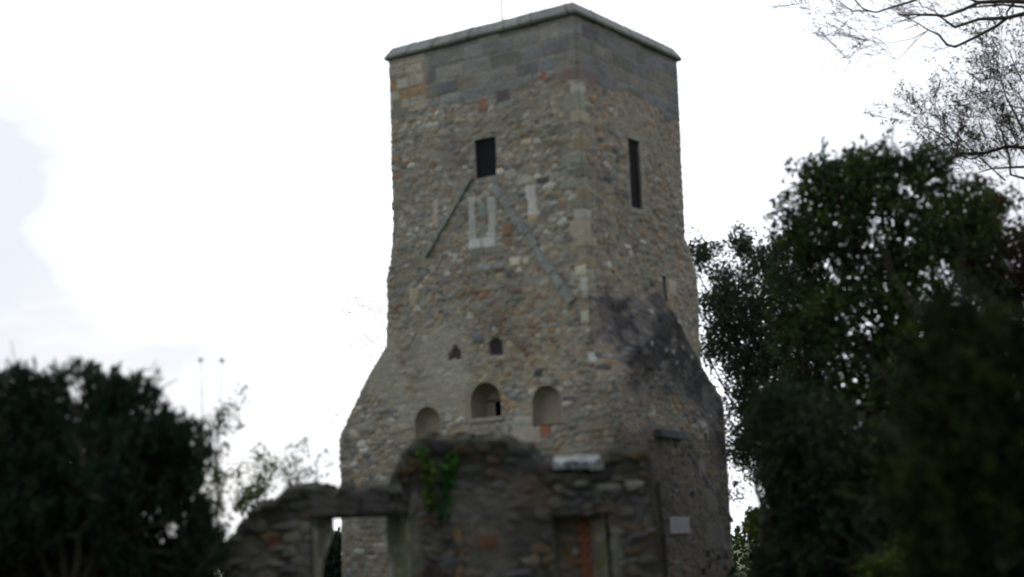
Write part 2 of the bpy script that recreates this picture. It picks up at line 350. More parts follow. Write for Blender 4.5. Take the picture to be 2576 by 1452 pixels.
for k, (r, cc, dh) in enumerate([
    ((1180, 500, 1198, 560), (.40, .41, .38), .03), ((1180, 563, 1201, 604), (.36, .39, .35), .03), ((1227, 500, 1251, 532), (.34, .35, .32), .03),
    ((1231, 534, 1250, 566), (.38, .375, .35), .03), ((1230, 568, 1248, 598), (.40, .42, .38), .03), ((1181, 605, 1212, 624), (.50, .50, .47), .03), ((1213, 600, 1249, 620), (.45, .46, .43), .03),
    ((1324, 470, 1350, 500), (.44, .43, .41), .03), ((1330, 502, 1352, 524), (.52, .50, .47), .03), ((1330, 526, 1354, 540), (.48, .47, .44), .03), ((1330, 542, 1354, 555), (.42, .33, .20), .03),
    ((1208, 560, 1224, 600), (.22, .25, .19), .01), ((1204, 510, 1222, 545), (.22, .26, .22), .02), ((1184, 629, 1222, 635), (.17, .18, .14), .02), ((1226, 631, 1262, 638), (.18, .19, .14), .02), ((1170, 648, 1205, 654), (.17, .175, .13), .02), ((1200, 668, 1232, 675), (.27, .29, .28), .02), ((1240, 664, 1270, 671), (.24, .25, .24), .02), ((1278, 603, 1288, 614), (.24, .12, .08), .01), ((1250, 690, 1270, 708), (.30, .24, .17), .03), ((1091, 508, 1103, 540), (.36, .33, .27), .02), ((1090, 542, 1102, 570), (.33, .29, .23), .02),
    ((1284, 652, 1312, 668), (.47, .45, .34), .04), ((1316, 652, 1334, 664), (.42, .38, .30), .04), ((1448, 672, 1480, 692), (.48, .44, .34), .04),
    ((1030, 727, 1055, 752), (.38, .34, .24), .03), ((1030, 754, 1050, 772), (.33, .28, .20), .03), ((1462, 700, 1486, 728), (.42, .42, .39), .03), ((1466, 730, 1488, 750), (.33, .33, .30), .03),
    ((1464, 785, 1486, 812), (.42, .41, .32), .03), ((1364, 184, 1376, 196), (.30, .10, .06), .02), ((1266, 563, 1292, 590), (.21, .14, .08), .045),
    ((1142, 870, 1152, 884), (.05, .036, .038), -.03), ((1136, 880, 1157, 893), (.05, .036, .038), -.03), ((1129, 890, 1160, 903), (.05, .036, .038), -.03), ((1238, 852, 1256, 862), (.038, .03, .038), -.04), ((1231, 860, 1264, 893), (.038, .03, .038), -.04), ((1190, 840, 1216, 858), (.14, .145, .16), .04), ((1345, 930, 1366, 944), (.06, .055, .06), .05),
    ((1205, 250, 1228, 275), (.25, .15, .09), .03), ((1250, 230, 1282, 250), (.12, .10, .11), .03), ((1480, 890, 1500, 910), (.40, .42, .41), .02), ((1363, 1065, 1387, 1090), (.30, .11, .06), .02),
    ((1245, 1035, 1262, 1050), (.36, .36, .35), .03), ((1292, 1052, 1420, 1064), (.30, .29, .25), .03), ((1290, 1070, 1360, 1110), (.31, .28, .23), .02)]):
    h, c = patch(h, c, U + (K != 1) * 99, Zg, fp(*r), cc, dh, k=k)
# thin red brick courses at the head of the corner
rb = fp(1385, 166, 1447, 212)
for k in range(5):
    z0 = rb[3] + .085 * k
    for j in range(6):
        x0 = -.75 + j * .22 + .1 * (k % 2); h, c = patch(h, c, U, Zg, (x0, x0 + .18, z0, z0 + .055), (.21 + .04 * hsh(j, k), .13, .105), .02, soft=.02, mixv=.6)
# dark slate-like weathering on the old roof line of the side face
sl_ = np.clip((Eg / EM), 0, 1); band = sst(.02, .15, sl_) * (1 - sst(.9, 1.0, sl_) * sst(.25, .9, (np.interp(Tg, [0, 1, 2, 2.8, 3.3, 4.5, 6], [5.45, 6.2, 6.7, 7.0, 6.55, 5.45, 5.0]) - Zg - .7))) * (K == 2)
band = band * sst(.2, 1.3, Tg) * (.62 + .38 * sst(.3, .55, fbm(U * 2, Zg * 2, 91)))
band = band * sst(.25, .6, fbm(U * 6, Zg * 8, 93) + band * .35); zr_ = np.interp(Tg, [0, 1, 2, 2.8, 3.3, 4.5, 6], [5.45, 6.2, 6.7, 7.0, 6.55, 5.45, 5.0]) - Zg
zc_ = np.where(Tg < 2.3, 6.75 + .3 * (fbm(U * 2, U * 0, 7) - .5) - Zg, zr_); band = band * sst(1.8, 2.5, Tg)
b2 = (K == 2) * sst(0, .25, zc_) * (1 - sst(1.2, 2.5, zc_ - .25 + .8 * (fbm(U * 1.4, Zg * 1.4, 94) - .5))) * sst(.2, .9, Tg + .6 * (fbm(U * 2, Zg * 2, 95) - .5)); band = np.maximum(band * .8, b2 * (.6 + .4 * sst(.35, .6, fbm(U * 3, Zg * 4, 96))))
c = c * (1 - .80 * band[..., None]) * (1 + band[..., None] * (np.array((.86, .92, 1.18)) - 1))
for k in range(9):
    tt = 1.0 + 2.4 * hsh(k, 3); zz = 5.2 + 1.2 * hsh(k, 4); h, c = patch(h, c, U + (K != 2) * 99, Zg, (-EM - tt, -EM - tt + .1, zz, zz + .07), (.4, .4, .42), .02, soft=.04, mixv=.7)
# putlog holes, pale stones low on the side face
for (x, y) in [(1782, 1395), (1808, 1405), (1826, 1400), (1785, 1425), (1824, 1432), (1770, 1440), (1620, 1385), (1660, 1400), (1742, 1245)]:
    tt, zz = onR(x, y, -EM); h, c = patch(h, c, U + (K != 2) * 99, Zg, (-EM - tt - .06, -EM - tt + .06, zz - .06, zz + .05), (.05, .045, .04), -.05, soft=.03)
for (x, y, wd, hg, cc) in [(1690, 725, .28, .3, (.36, .31, .23)), (1687, 765, .2, .16, (.30, .19, .12)), (1770, 1070, .3, .12, (.3, .29, .28)), (1765, 1180, .3, .34, (.31, .29, .25)), (1790, 1260, .5, .5, (.26, .25, .23)), (1800, 1350, .8, .5, (.24, .23, .21)), (1706, 1352, .3, .12, (.24, .13, .06))]:
    tt, zz = onR(x, y, -EM if y > 800 else 0); e_ = EM if y > 800 else 0
    h, c = patch(h, c, U + (K != 2) * 99, Zg, (-e_ - tt - wd / 2, -e_ - tt + wd / 2, zz - hg / 2, zz + hg / 2), cc, .02, soft=.08, mixv=.8)
# the lower ten feet are darker towards the bottom, streaked
old = (K == 2) * sst(-.25, .25, 3.75 - Zg + .5 * (fbm(U * 1.5, Zg * 1.5, 98) - .5)); c = c * (1 - .50 * old[..., None])
lowdark = sst(0, 1, (4.6 - Zg) / 2.6 + .7 * (fbm(U * 1.2, Zg * .5, 97) - .5)); c = c * (1 - .35 * lowdark[..., None])
h = h + .035 * (fbm(U * .7, Zg * .7, 33) - .5)
# openings
WF = (2.09, 2.625, 9.38, 10.21); WR = (1.94, 2.43, 8.66, 10.16)
SL = (3.10, 3.28, 6.72, 7.3); SL2 = (3.74, 3.89, 3.5, 3.88)
NICH = [(2.62, .385, 4.31, 4.66, .46), (1.12, .345, 4.05, 4.50, .22), (4.14, .34, 3.7, 4.32, .22)]   # centre s, half width, sill, spring, depth
mask = np.ones(U.shape, bool)
mask &= ~((K == 1) & (U > WF[0] + .02) & (U < WF[1] - .02) & (Zg > WF[2] + .02) & (Zg < WF[3] - .02))
Tm = np.where(K == 2, Tg, -99)
for r in (WR, SL): mask &= ~((Tm > r[0] + .01) & (Tm < r[1] - .01) & (Zg > r[2]) & (Zg < r[3]))
mask &= ~((Tm > SL2[0]) & (Tm < SL2[1]) & (Zg > SL2[2]) & (Zg < SL2[3]))
for (sc, hw, zb, zsx, dp) in NICH:
    ins = (np.abs(U - sc) < hw) & (Zg > zb) & ((Zg < zsx) | ((U - sc) ** 2 + (Zg - zsx) ** 2 < hw ** 2)); mask &= ~((K == 1) & ins)
c = c * 1.15
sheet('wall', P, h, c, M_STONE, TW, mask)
# roof deck closing the shell
mb_ = MB(); a_ = loc(np.array(.15), np.array(.15), np.array(ZT - .06)); mb_.box(a_, uL * 4.5, uR * 4.1, (0, 0, .05)); mb_.build('roof', M_SLATE, TW)

# coping: one run round the parapet with open joints between its stones
def ringpath(off):
    return [loc(np.array(4.83 + off), np.array(4.42 + off), np.array(0.)), loc(np.array(4.83 + off), np.array(-off), np.array(0.)), loc(np.array(-off), np.array(-off), np.array(0.)), loc(np.array(-off), np.array(4.42 + off), np.array(0.)), loc(np.array(4.83 + off), np.array(4.42 + off), np.array(0.))]
prof = [(-.04, 12.40), (.05, 12.405), (.088, 12.425), (.095, 12.44), (.095, 12.475), (.088, 12.495), (.06, 12.545), (.02, 12.61), (-.02, 12.675), (-.05, 12.715), (-.3, 12.76), (-.42, 12.74), (-.42, 12.41), (-.04, 12.40)]
pu = np.concatenate([np.linspace(i, i + 1, 150, endpoint=False) for i in range(4)] + [[4.0]])
PC = np.zeros((len(pu), len(prof), 3))
for j, (o_, z_) in enumerate(prof):
    rp = np.array(ringpath(o_)); k_ = np.minimum(pu.astype(int), 3); f_ = (pu - k_)[:, None]
    PC[:, j] = rp[k_] * (1 - f_) + rp[k_ + 1] * f_; PC[:, j, 2] = z_
lu = np.cumsum(np.r_[0, np.linalg.norm(np.diff(PC[:, 3], axis=0), axis=1)]); jj = lu / .86 + .12 * np.sin(lu * 2.3); fr = np.abs(jj - np.round(jj)) * .86
joint = 1 - sst(.012, .035, fr); blk = hsh(np.floor(jj + .5).astype(int), np.zeros(len(jj), int), 3)
wv = np.arange(len(prof))[None] * .09
HC = (-.014 * joint)[:, None] * (np.array([0, 1, 1, 1, 1, 1, 1, 1, 1, 1, 1, 0, 0, 0.])[None]) + .012 * (fbm(lu[:, None] * 4, wv * 9, 3) - .5) + (.008 * (blk - .5))[:, None]
CC = (np.array((.19, .20, .185)) * (.82 + .36 * blk)[:, None, None] * (.7 + .6 * fbm(lu[:, None] * 6, wv * 12, 44))[..., None]) * (1 - .4 * joint)[:, None, None]
CC[:, :5] *= np.array((.55, .6, .52)); CC[:, 6:] *= 1.15      # shade of the underside put into the drip edge colour; lichened top lighter
cp = sheet('coping', PC[:, ::-1], HC[:, ::-1], CC[:, ::-1], M_STONE, TW); cp.data.polygons.foreach_set('use_smooth', [False] * len(cp.data.polygons))
# lightning rod
T = Tubes(); b_ = loc(np.array(3.1), np.array(2.6), np.array(0.)); px_ = at(1262, 0, 36.4)
base = np.array([px_[0], px_[1], ZT]); top = at(1260.5, -14, 36.4)
T.add([base, base * .5 + top * .5 * np.array([1, 1, 1]), top], [.022, .02, .014], 8); T.build('lightning_rod', M_IRON, TW)
MBr = MB(); MBr.box(base + np.array([-.08, -.08, -.02]), (.16, 0, 0), (0, .16, 0), (0, 0, .08), .01); MBr.build('rod_base', M_IRON, TW)

# windows: reveal lining, dressed frame, iron grille
def window(face, r, blocks, grid, depth=.42):
    a0, a1, z0, z1 = r
    if face == 'F': org = lambda a, z, d: NC + uL * a + uR * d + np.array([0, 0, z]); ua, ud = uL, uR
    else: org = lambda a, z, d: NC + uR * a + uL * d + np.array([0, 0, z]); ua, ud = uR, uL
    fr_ = MB()
    for (x0, x1, y0, y1, pr) in blocks:
        fr_.box(org(x0 + .004, y0 + .004, -pr * .4), ua * (x1 - x0 - .008), ud * (depth if (x1 <= a0 + .01 or x0 >= a1 - .01 or y1 <= z0 + .01 or y0 >= z1 - .01) else .1), (0, 0, y1 - y0 - .008), .012, .006)
    W = fr_.build('window_frame', M_FRAME, TW)
    g = MB(); nx, nz = grid
    for i in range(nx): g.box(org(a0 + (a1 - a0) * (i + .5) / nx - .006, z0 - .02, .03), ua * .012, ud * .012, (0, 0, z1 - z0 + .04))
    for i in range(nz): g.box(org(a0 - .02, z0 + (z1 - z0) * (i + .5) / nz - .005, .043), ua * (a1 - a0 + .04), ud * .01, (0, 0, .01))
    g.build('grille', M_IRON, W)
    lb = MB(); lb.box(org(a0 - .02, z0 - .02, .085), ua * (a1 - a0 + .04), ud * .03, (0, 0, z1 - z0 + .04)); lb.build('dark_fill', M_IRON, W)  # dark fill panel added in place of the unlit interior
a0, a1, z0, z1 = WF
window('F', WF, [(a0 - .14, a0, z0 + .5, z1, .03), (a0 - .24, a0, z0 + .22, z0 + .5, .025), (a0 - .15, a0, z0 - .02, z0 + .22, .03),
                 (a1, a1 + .12, z0 + .42, z1 - .02, .02), (a1, a1 + .2, z0 + .02, z0 + .42, .028),
                 (a0 - .2, a1 + .16, z1, z1 + .2, .03), (a0 - .1, a1 + .05, z0 - .13, z0, .03)], (9, 15))
a0, a1, z0, z1 = WR
window('R', WR, [(a0 - .12, a0, z0 + .7, z1, .02), (a0 - .2, a0, z0 + .3, z0 + .7, .02), (a0 - .1, a0, z0 - .02, z0 + .3, .02), (a1, a1 + .22, z0 + .9, z1, .02), (a1, a1 + .14, z0 + .45, z0 + .9, .02), (a1, a1 + .2, z0, z0 + .45, .02),
                 (a0 - .15, a1 + .22, z1, z1 + .2, .025), (a0 - .1, a1 + .1, z0 - .13, z0, .03)], (6, 24))
# two narrow slits: their linings
for r, e_ in ((SL, 0), (SL2, EM)):
    g = MB(); o0 = NC - uL * e_
    for x in (r[0] - .05, r[1]): g.box(o0 + uR * x + uL * -.01 + np.array([0, 0, r[2] - .03]), uR * .05, uL * .3, (0, 0, r[3] - r[2] + .06), .008)
    for z in (r[2] - .06, r[3]): g.box(o0 + uR * (r[0] - .05) + uL * -.015 + np.array([0, 0, z]), uR * (r[1] - r[0] + .1), uL * .3, (0, 0, .06), .008)
    g.build('slit_window', M_FRAME, TW)
# round-headed niches: surround of small voussoirs and plastered recess
def arch_pts(sc, hw, zb, zsx, n=20):
    a = [(sc - hw, zb)] + [(sc - hw * math.cos(t), zsx + hw * math.sin(t)) for t in np.linspace(0, math.pi, n)] + [(sc + hw, zb)]
    return a
for kk, (sc, hw, zb, zsx, dp) in enumerate(NICH):
    V = []; Fc = []
    pin = arch_pts(sc, hw, zb, zsx); n_ = len(pin)
    pos = lambda s, d, z: tuple(NC + uL * s + uR * d + np.array([0, 0, z]))
    deps = [-.0, dp * .33, dp * .66, dp]
    for j, d in enumerate(deps):
        sh = 1 - .18 * (j / 3) ** 2
        for (a, z) in pin: V.append(pos(sc + (a - sc) * sh, d, zb + (z - zb) * sh))
    for j in range(3):
        for i in range(n_ - 1): Fc.append((j * n_ + i, j * n_ + i + 1, (j + 1) * n_ + i + 1, (j + 1) * n_ + i))
        Fc.append((j * n_ + n_ - 1, j * n_, (j + 1) * n_, (j + 1) * n_ + n_ - 1))
    if kk == 0:   # back has a low doorway-like hole at its right side; build the back with that gap
        hs0, hs1, hz = sc - .17, sc + .08, zb + .40
        b0 = len(V)
        w8 = hw * .84; tp_ = zsx + hw * .5
        for q_ in [(hs1, zb), (sc + w8, zb), (sc + w8, hz), (hs1, hz), (sc + w8, zsx), (sc + w8 * .6, tp_), (sc, tp_ + .07), (sc - w8 * .6, tp_), (sc - w8, zsx), (sc - w8, hz), (hs0, hz), (hs0, zb), (sc - w8, zb)]:
            V.append(pos(q_[0], dp - .002, q_[1]))
        Fc.append((b0, b0 + 1, b0 + 2, b0 + 3)); Fc.append((b0 + 3, b0 + 2, b0 + 4, b0 + 5, b0 + 6, b0 + 7, b0 + 8, b0 + 9, b0 + 10)); Fc.append((b0 + 11, b0 + 10, b0 + 9, b0 + 12))
    else: Fc.append(tuple(3 * n_ + i for i in range(n_)))
    me = bpy.data.meshes.new('niche'); me.from_pydata(V, [], Fc); me.update(); NO = link('niche', me, M_PLAST, TW)
    NO['label'] = ['central round-headed niche with a dark hole at its right', 'right round-headed niche with smooth buff back', 'left round-headed niche with smooth buff back'][kk]
    # surround
    V = []; Fc = []; wd_ = .13 if kk == 0 else .045
    po = arch_pts(sc, hw + wd_, zb - .0, zsx); pi_ = arch_pts(sc, hw - .006, zb, zsx)
    for pr, arr in ((.10, po), (-.018, po), (-.02, pi_), (.12, pi_)):
        for i, (a, z) in enumerate(arr): wob = .012 * (hsh(i, kk, 5) - .5); V.append(pos(a + wob, pr, z + wob))
    for j in range(3):
        for i in range(n_ - 1): Fc.append((j * n_ + i, j * n_ + i + 1, (j + 1) * n_ + i + 1, (j + 1) * n_ + i))
    me = bpy.data.meshes.new('niche_surround'); me.from_pydata(V, [], Fc); me.update()
    link('niche_surround', me, M_PLAST, NO)
    if kk: continue
    g = MB(); g.box(pos(sc - hw - .05, -.05, zb - .09), uL * (2 * hw + .1), uR * (dp + .1), (0, 0, .088), .012); g.build('niche_sill', M_FRAME, NO)
# projecting roof-line drip slabs on the front
def slabs(name, p0, p1, n, wd, pr, mat, parent, plane='F', e_=0, gap=.02, tilt=1):
    gap = .006; g = MB(); a = np.array(p0); b = np.array(p1); d = (b - a); Ln = np.linalg.norm(d); d = d / Ln; nn = np.array([-d[1], d[0]]) * tilt
    ua, ud = (uL, uR) if plane == 'F' else (uR, uL)
    o0 = NC - (uL * e_ if plane == 'R' else 0); cuts = [0] + [(i + random.uniform(-.2, .2)) / n for i in range(1, n)] + [1]
    for i in range(n):
        t0 = cuts[i] * Ln; t1_ = cuts[i + 1] * Ln - gap; w_ = wd * random.uniform(.92, 1.08); off = random.uniform(-.006, .006)
        q = a + d * t0 + nn * off
        g.box(o0 + ua * q[0] + np.array([0, 0, q[1]]) - ud * (pr * random.uniform(.85, 1.1)), (ua * d[0] + np.array([0, 0, d[1]])) * (t1_ - t0), ud * (pr + .08), (ua * nn[0] + np.array([0, 0, nn[1]])) * w_, .014, .008)
    return g.build(name, mat, parent)
slabs('drip_stone', onF(1240, 474), onF(1434, 768), 9, .165, .09, M_DRIP, TW, tilt=-1)
slabs('drip_stone', onF(1192, 450), onF(1076, 650), 6, .10, .09, M_DRIP, TW, tilt=1)
# gable scar and ridge stone on the lower side face
slabs('roof_scar', onR(1730, 1142, -EM), onR(1842, 1316, -EM), 5, .085, .025, M_SLATE, TW, 'R', EM)
slabs('ridge_stone', onR(1646, 1100, -EM), onR(1712, 1108, -EM), 2, .18, .16, M_SLATE, TW, 'R', EM)
g = MB(); tt, zz = onR(1683, 1344, -EM); t2, z2 = onR(1730, 1300, -EM)
g.box(NC - uL * (EM + .04) + uR * tt + np.array([0, 0, zz]), uR * (t2 - tt), uL * .12, (0, 0, z2 - zz), .01); g.build('plaque', M_MARBLE, TW)

# ------------------------------------------------------------ the ruined nave wall in front
WA = at(540, 1400, 25.0); WA[2] = 0; WB = at(1664, 1400, 24.4); WB[2] = 0
wl = np.linalg.norm(WB - WA); uW = (WB - WA) / wl; nW = np.array([-uW[1], uW[0], 0]);      # nW points away from the camera
def onW(x, y):
    d = ray(x, y); k = ((WA - CAM) @ nW) / (d @ nW); Pp = CAM + d * k; return float((Pp - WA) @ uW), float(Pp[2])
RW = empty('ruined_wall', tuple(WA)); tag(RW, 'broken rubble church wall with a stepped top and window openings, standing in front of the tower', 'wall')
topline = [(541, 1470), (552, 1440), (566, 1385), (580, 1352), (600, 1325), (622, 1300), (648, 1275), (672, 1262), (700, 1236), (735, 1222), (770, 1218), (800, 1222), (860, 1220), (900, 1226), (960, 1218), (992, 1222), (1000, 1180), (1012, 1150),
           (1030, 1128), (1048, 1100), (1065, 1094), (1130, 1098), (1200, 1096), (1290, 1102), (1315, 1120), (1335, 1128), (1360, 1146), (1395, 1164), (1440, 1172), (1500, 1168), (1528, 1142), (1560, 1134), (1600, 1130), (1645, 1128), (1664, 1136)]
TU = np.array([onW(*p) for p in topline])
n_u = int(wl / .034); uu = np.linspace(0, wl, n_u)
Ht = np.interp(uu, TU[:, 0], TU[:, 1]) + .05 * (fbm(uu * 3.3, uu * 0, 5) - .5) + .05 * (vn(uu * 7, uu * 0, 6) - .5) + .12 * (hsh(np.floor(uu / .22 + .5 * vn(uu * 2, uu * 0, 4)), uu * 0, 9) - .5) + .04 * (vn(uu * 16, uu * 0, 14) - .5)
Ht = Ht - .11; Ht[:2] = .3; Ht[-2:] = .3; THK = .85
nfz, ntp, nbk = 96, 22, 40
Pw = np.zeros((n_u, nfz + ntp + nbk, 3)); Uw = np.repeat(uu[:, None], nfz + ntp + nbk, 1); Vw = np.zeros_like(Uw)
for j in range(nfz): Vw[:, j] = j / nfz * Ht; Pw[:, j] = WA + uu[:, None] * uW; Pw[:, j, 2] = Vw[:, j]
for j in range(ntp):
    k_ = j / (ntp - 1); Pw[:, nfz + j] = WA + uu[:, None] * uW + nW * THK * k_; Pw[:, nfz + j, 2] = Ht + .10 * math.sin(math.pi * k_); Vw[:, nfz + j] = Ht + THK * k_
for j in range(nbk):
    k_ = (j + 1) / nbk; Pw[:, nfz + ntp + j] = WA + uu[:, None] * uW + nW * THK; Pw[:, nfz + ntp + j, 2] = Ht * (1 - k_); Vw[:, nfz + ntp + j] = Ht * (1 + k_) + THK
W_WALL = [16, 17, 15, 6, 10, 3, 12, 8, 4, 5, 7]
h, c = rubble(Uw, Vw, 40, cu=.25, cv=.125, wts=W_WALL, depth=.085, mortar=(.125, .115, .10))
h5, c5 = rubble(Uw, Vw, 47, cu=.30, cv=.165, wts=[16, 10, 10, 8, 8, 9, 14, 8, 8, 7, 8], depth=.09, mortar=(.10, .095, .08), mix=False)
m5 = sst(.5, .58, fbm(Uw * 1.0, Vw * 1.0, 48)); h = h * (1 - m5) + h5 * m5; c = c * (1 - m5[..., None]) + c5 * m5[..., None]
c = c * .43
topd = sst(.5, .0, np.repeat(Ht[:, None], Vw.shape[1], 1) - Vw) * (.6 + .4 * fbm(Uw * 2, Vw * 2, 71)); topd = np.where(Vw > Ht[:, None] - .02, 1, topd); c = c * (1 - topd[..., None] * .62) * (1 + topd[..., None] * (np.array((.95, 1.05, .85)) - 1))   # black crust along the broken top
def wp(x0, y0, x1, y1):
    a = onW(x0, y0); b = onW(x1, y1); return (a[0], b[0], a[1], b[1])
for k, (r, cc, dh, so_, mx_) in enumerate([
    ((735, 1300, 790, 1460), (.20, .20, .165), .01, .3, .6), ((1030, 1300, 1060, 1460), (.18, .18, .14), .01, .2, .6), ((1105, 1235, 1290, 1300), (.17, .165, .15), .01, .25, .5), ((1165, 1310, 1290, 1460), (.16, .15, .13), .01, .3, .5),
    ((1200, 1345, 1255, 1378), (.17, .085, .05), .04, .1, .9), ((1115, 1395, 1145, 1425), (.09, .09, .10), .04, .06, .9), ((1290, 1210, 1380, 1290), (.14, .10, .08), .02, .2, .5), ((600, 1365, 700, 1460), (.18, .17, .135), .01, .4, .5),
    ((680, 1350, 705, 1378), (.16, .07, .055), .03, .06, .8), ((780, 1245, 850, 1298), (.115, .11, .10), .03, .08, .8), ((855, 1245, 905, 1298), (.08, .075, .075), .03, .06, .8), ((910, 1240, 985, 1298), (.085, .08, .08), .035, .06, .8),
    ((1300, 1140, 1400, 1185), (.06, .058, .062), .03, .2, .7), ((1080, 1190, 1160, 1200), (.16, .15, .13), .03, .05, .6), ((1530, 1330, 1560, 1460), (.20, .20, .17), .02, .15, .7)]):
    h, c = patch(h, c, Uw, Vw, wp(*r), np.array(cc) * .75, dh, so_, mx_, k=k)
h = h + .07 * (fbm(Uw * 1.3, Vw * 1.3, 43) - .5)
O1 = wp(786, 1302, 1030, 1302); O1 = (O1[0], O1[1], .35, O1[2]); O2 = wp(1388, 1300, 1522, 1300); O2 = (O2[0], O2[1], .35, O2[2])
O1b = (O1[0] + .14, O1[1] - .50, .5, O1[3] - .02); ZB = onW(800, 1452)[1]
fr_m = np.zeros(Uw.shape, bool); fr_m[:, :nfz + 1] = True; bk_m = np.zeros(Uw.shape, bool); bk_m[:, nfz + ntp:] = True
zz_ = Pw[..., 2]
mask = ~(fr_m & (Uw > O1[0]) & (Uw < O1[1]) & (zz_ > O1[2]) & (zz_ < O1[3])) & ~(fr_m & (Uw > O2[0]) & (Uw < O2[1]) & (zz_ > O2[2]) & (zz_ < O2[3])) & ~(bk_m & (Uw > O1b[0] - .20 * sst(O1b[3] - .1, ZB, zz_)) & (Uw < O1b[1]) & (zz_ > O1b[2]) & (zz_ < O1b[3]))
Pw[..., :] = Pw
zf_ = np.floor(zz_ / .17 + .3 * vn(zz_ * 0 + 3, zz_ * 2, 2))
jag = ((hsh(zf_, zf_ * 0, 88) - .55) * .26 + .05 * (fbm(zz_ * 9, zz_ * 0, 89) - .5) + .16 * (1 - np.clip(zz_ / 3.2, 0, 1))) * np.clip(Uw / wl, 0, 1) ** 14    # toothed broken end
Pw = Pw + jag[..., None] * uW
jl = ((hsh(zf_, zf_ * 0, 90) - .5) * .2) * np.clip(1 - Uw / wl, 0, 1) ** 14; Pw = Pw - jl[..., None] * uW
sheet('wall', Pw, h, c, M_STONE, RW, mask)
def wq(u, d, z): return WA + uW * u + nW * d + np.array([0, 0, z])
def panel(name, a, b, zlo, zhi, k, cmul, mort, parent, wts=W_WALL, moss=0, flat=.4, cut=False):
    """vertical masonry panel between plan points a=(u,depth) and b"""
    a = np.array(a); b = np.array(b); Ln = np.linalg.norm(b - a); n = max(3, int(Ln / .035)); q = np.linspace(0, 1, n)[:, None]; zv = np.arange(zlo, zhi + .03, .035)[None]
    uv = a[0] + (b[0] - a[0]) * q; dv = a[1] + (b[1] - a[1]) * q
    if cut: uv = uv - q * .20 * sst(O1b[3] - .1, ZB, zv)
    Pq = WA + uv[..., None] * uW + dv[..., None] * nW + 0 * zv[..., None]; Pq = np.array(Pq); Pq[..., 2] = zv
    Pq = np.broadcast_to(Pq, (n, zv.shape[1], 3)).copy(); UU = np.broadcast_to(q * Ln, Pq.shape[:2]); VV = np.broadcast_to(zv, Pq.shape[:2])
    h, c = rubble(UU, VV, k, cu=.3, cv=.17, wts=wts, depth=.04 * flat, mortar=mort); c = c * cmul
    if moss:
        mm = (sst(.45, .6, fbm(UU * 3, VV * 3, k + 3)) * moss)[..., None]; c = c * (1 - mm) + np.array((.09, .11, .025)) * mm
    return sheet(name, Pq, h, c, M_STONE, parent)
PALE = [10, 6, 2, 1, 0, 12, 0, 8, 8, 0, 6]
panel('window_reveal', (O1[0] - .01, .02), (O1b[0], THK), .35, O1[3] + .02, 51, 1.05, (.24, .23, .18), RW, PALE, cut=True)
panel('window_reveal', (O1b[1], THK), (O1[1] + .01, .02), .35, O1[3] + .02, 52, .95, (.24, .24, .19), RW, PALE, moss=.6)
panel('blocked_window', (O2[0] - .02, .42), (O2[1] - .2, .42), .3, O2[3] + .03, 53, .75, (.19, .165, .13), RW, [12, 10, 6, 10, 10, 5, 3, 4, 8, 8, 6], flat=1)
panel('window_reveal', (O2[1] - .32, .42), (O2[1] + .01, .02), .35, O2[3] + .02, 54, .75, (.22, .22, .17), RW, PALE, moss=.9)
panel('window_reveal', (O2[0] - .01, .02), (O2[0] + .05, .43), .35, O2[3] + .02, 55, .5, (.2, .2, .16), RW, PALE)
g = MB()   # lintels spanning the openings, soffits
g.box(wq(O1[0] - .3, .03, O1[3] - .005), uW * .95, nW * .42, (0, 0, .22), .02, .012); g.box(wq(O1[0] + .67, .025, O1[3] - .012), uW * 1.0, nW * .42, (0, 0, .24), .02, .012)
g.box(wq(O1[0] - .2, .46, O1[3] - .02), uW * 1.9, nW * .37, (0, 0, .2), .02); g.build('lintel', mat_noise('dark_lintel', (.055, .052, .05), (.11, .10, .095), 9), RW)
g = MB(); g.box(wq(O2[0] - .15, .03, O2[3] - .008), uW * (O2[1] - O2[0] + .3), nW * .5, (0, 0, .2), .02, .01); g.build('lintel', bpy.data.materials['dark_lintel'], RW)
g = MB(); bu = wp(1446, 1300, 1490, 1460); zc = .4; r_ = 0
while zc < O2[3] - .05:
    w1 = (bu[1] - bu[0]); off = .05 * (r_ % 2)
    for j in range(2): g.box(wq(bu[0] + off + j * w1 / 2, .30 - .012 * j, zc), uW * (w1 / 2 - .012), nW * .13, (0, 0, .066), .008, .006)
    zc += .078; r_ += 1
g.build('brick_jamb', M_BRICK, RW)
g = MB(); oc = wp(1140, 1332, 1166, 1470); g.box(wq(oc[0], -.035, oc[2] - .42), uW * (oc[1] - oc[0]), nW * .2, (0, 0, .42), .02, .008); g.box(wq(oc[0] + .006, -.032, oc[2] - 1.0), uW * (oc[1] - oc[0] - .01), nW * .2, (0, 0, .56), .02, .008); g.build('jamb_stone', M_OCHRE, RW)
def wslabs(name, p0, p1, n, wd, pr, mat):
    g = MB(); a = np.array(onW(*p0)); b = np.array(onW(*p1)); d = b - a; Ln = np.linalg.norm(d); d /= Ln
    for i in range(n):
        q = a + d * Ln * i / n; D3 = uW * d[0] + np.array([0, 0, d[1]]); N3 = uW * -d[1] + np.array([0, 0, d[0]])
        g.box(WA + uW * q[0] + np.array([0, 0, q[1]]) - nW * pr * random.uniform(.9, 1.1), D3 * (Ln / n - .006), nW * (pr + .1), N3 * wd * random.uniform(.9, 1.1), .012, .008)
    return g.build(name, mat, RW)
wslabs('roof_scar', (1642, 1205), (1574, 1366), 6, .06, .05, mat_noise('worn_grey_scar', (.05, .05, .048), (.10, .098, .09), 9))
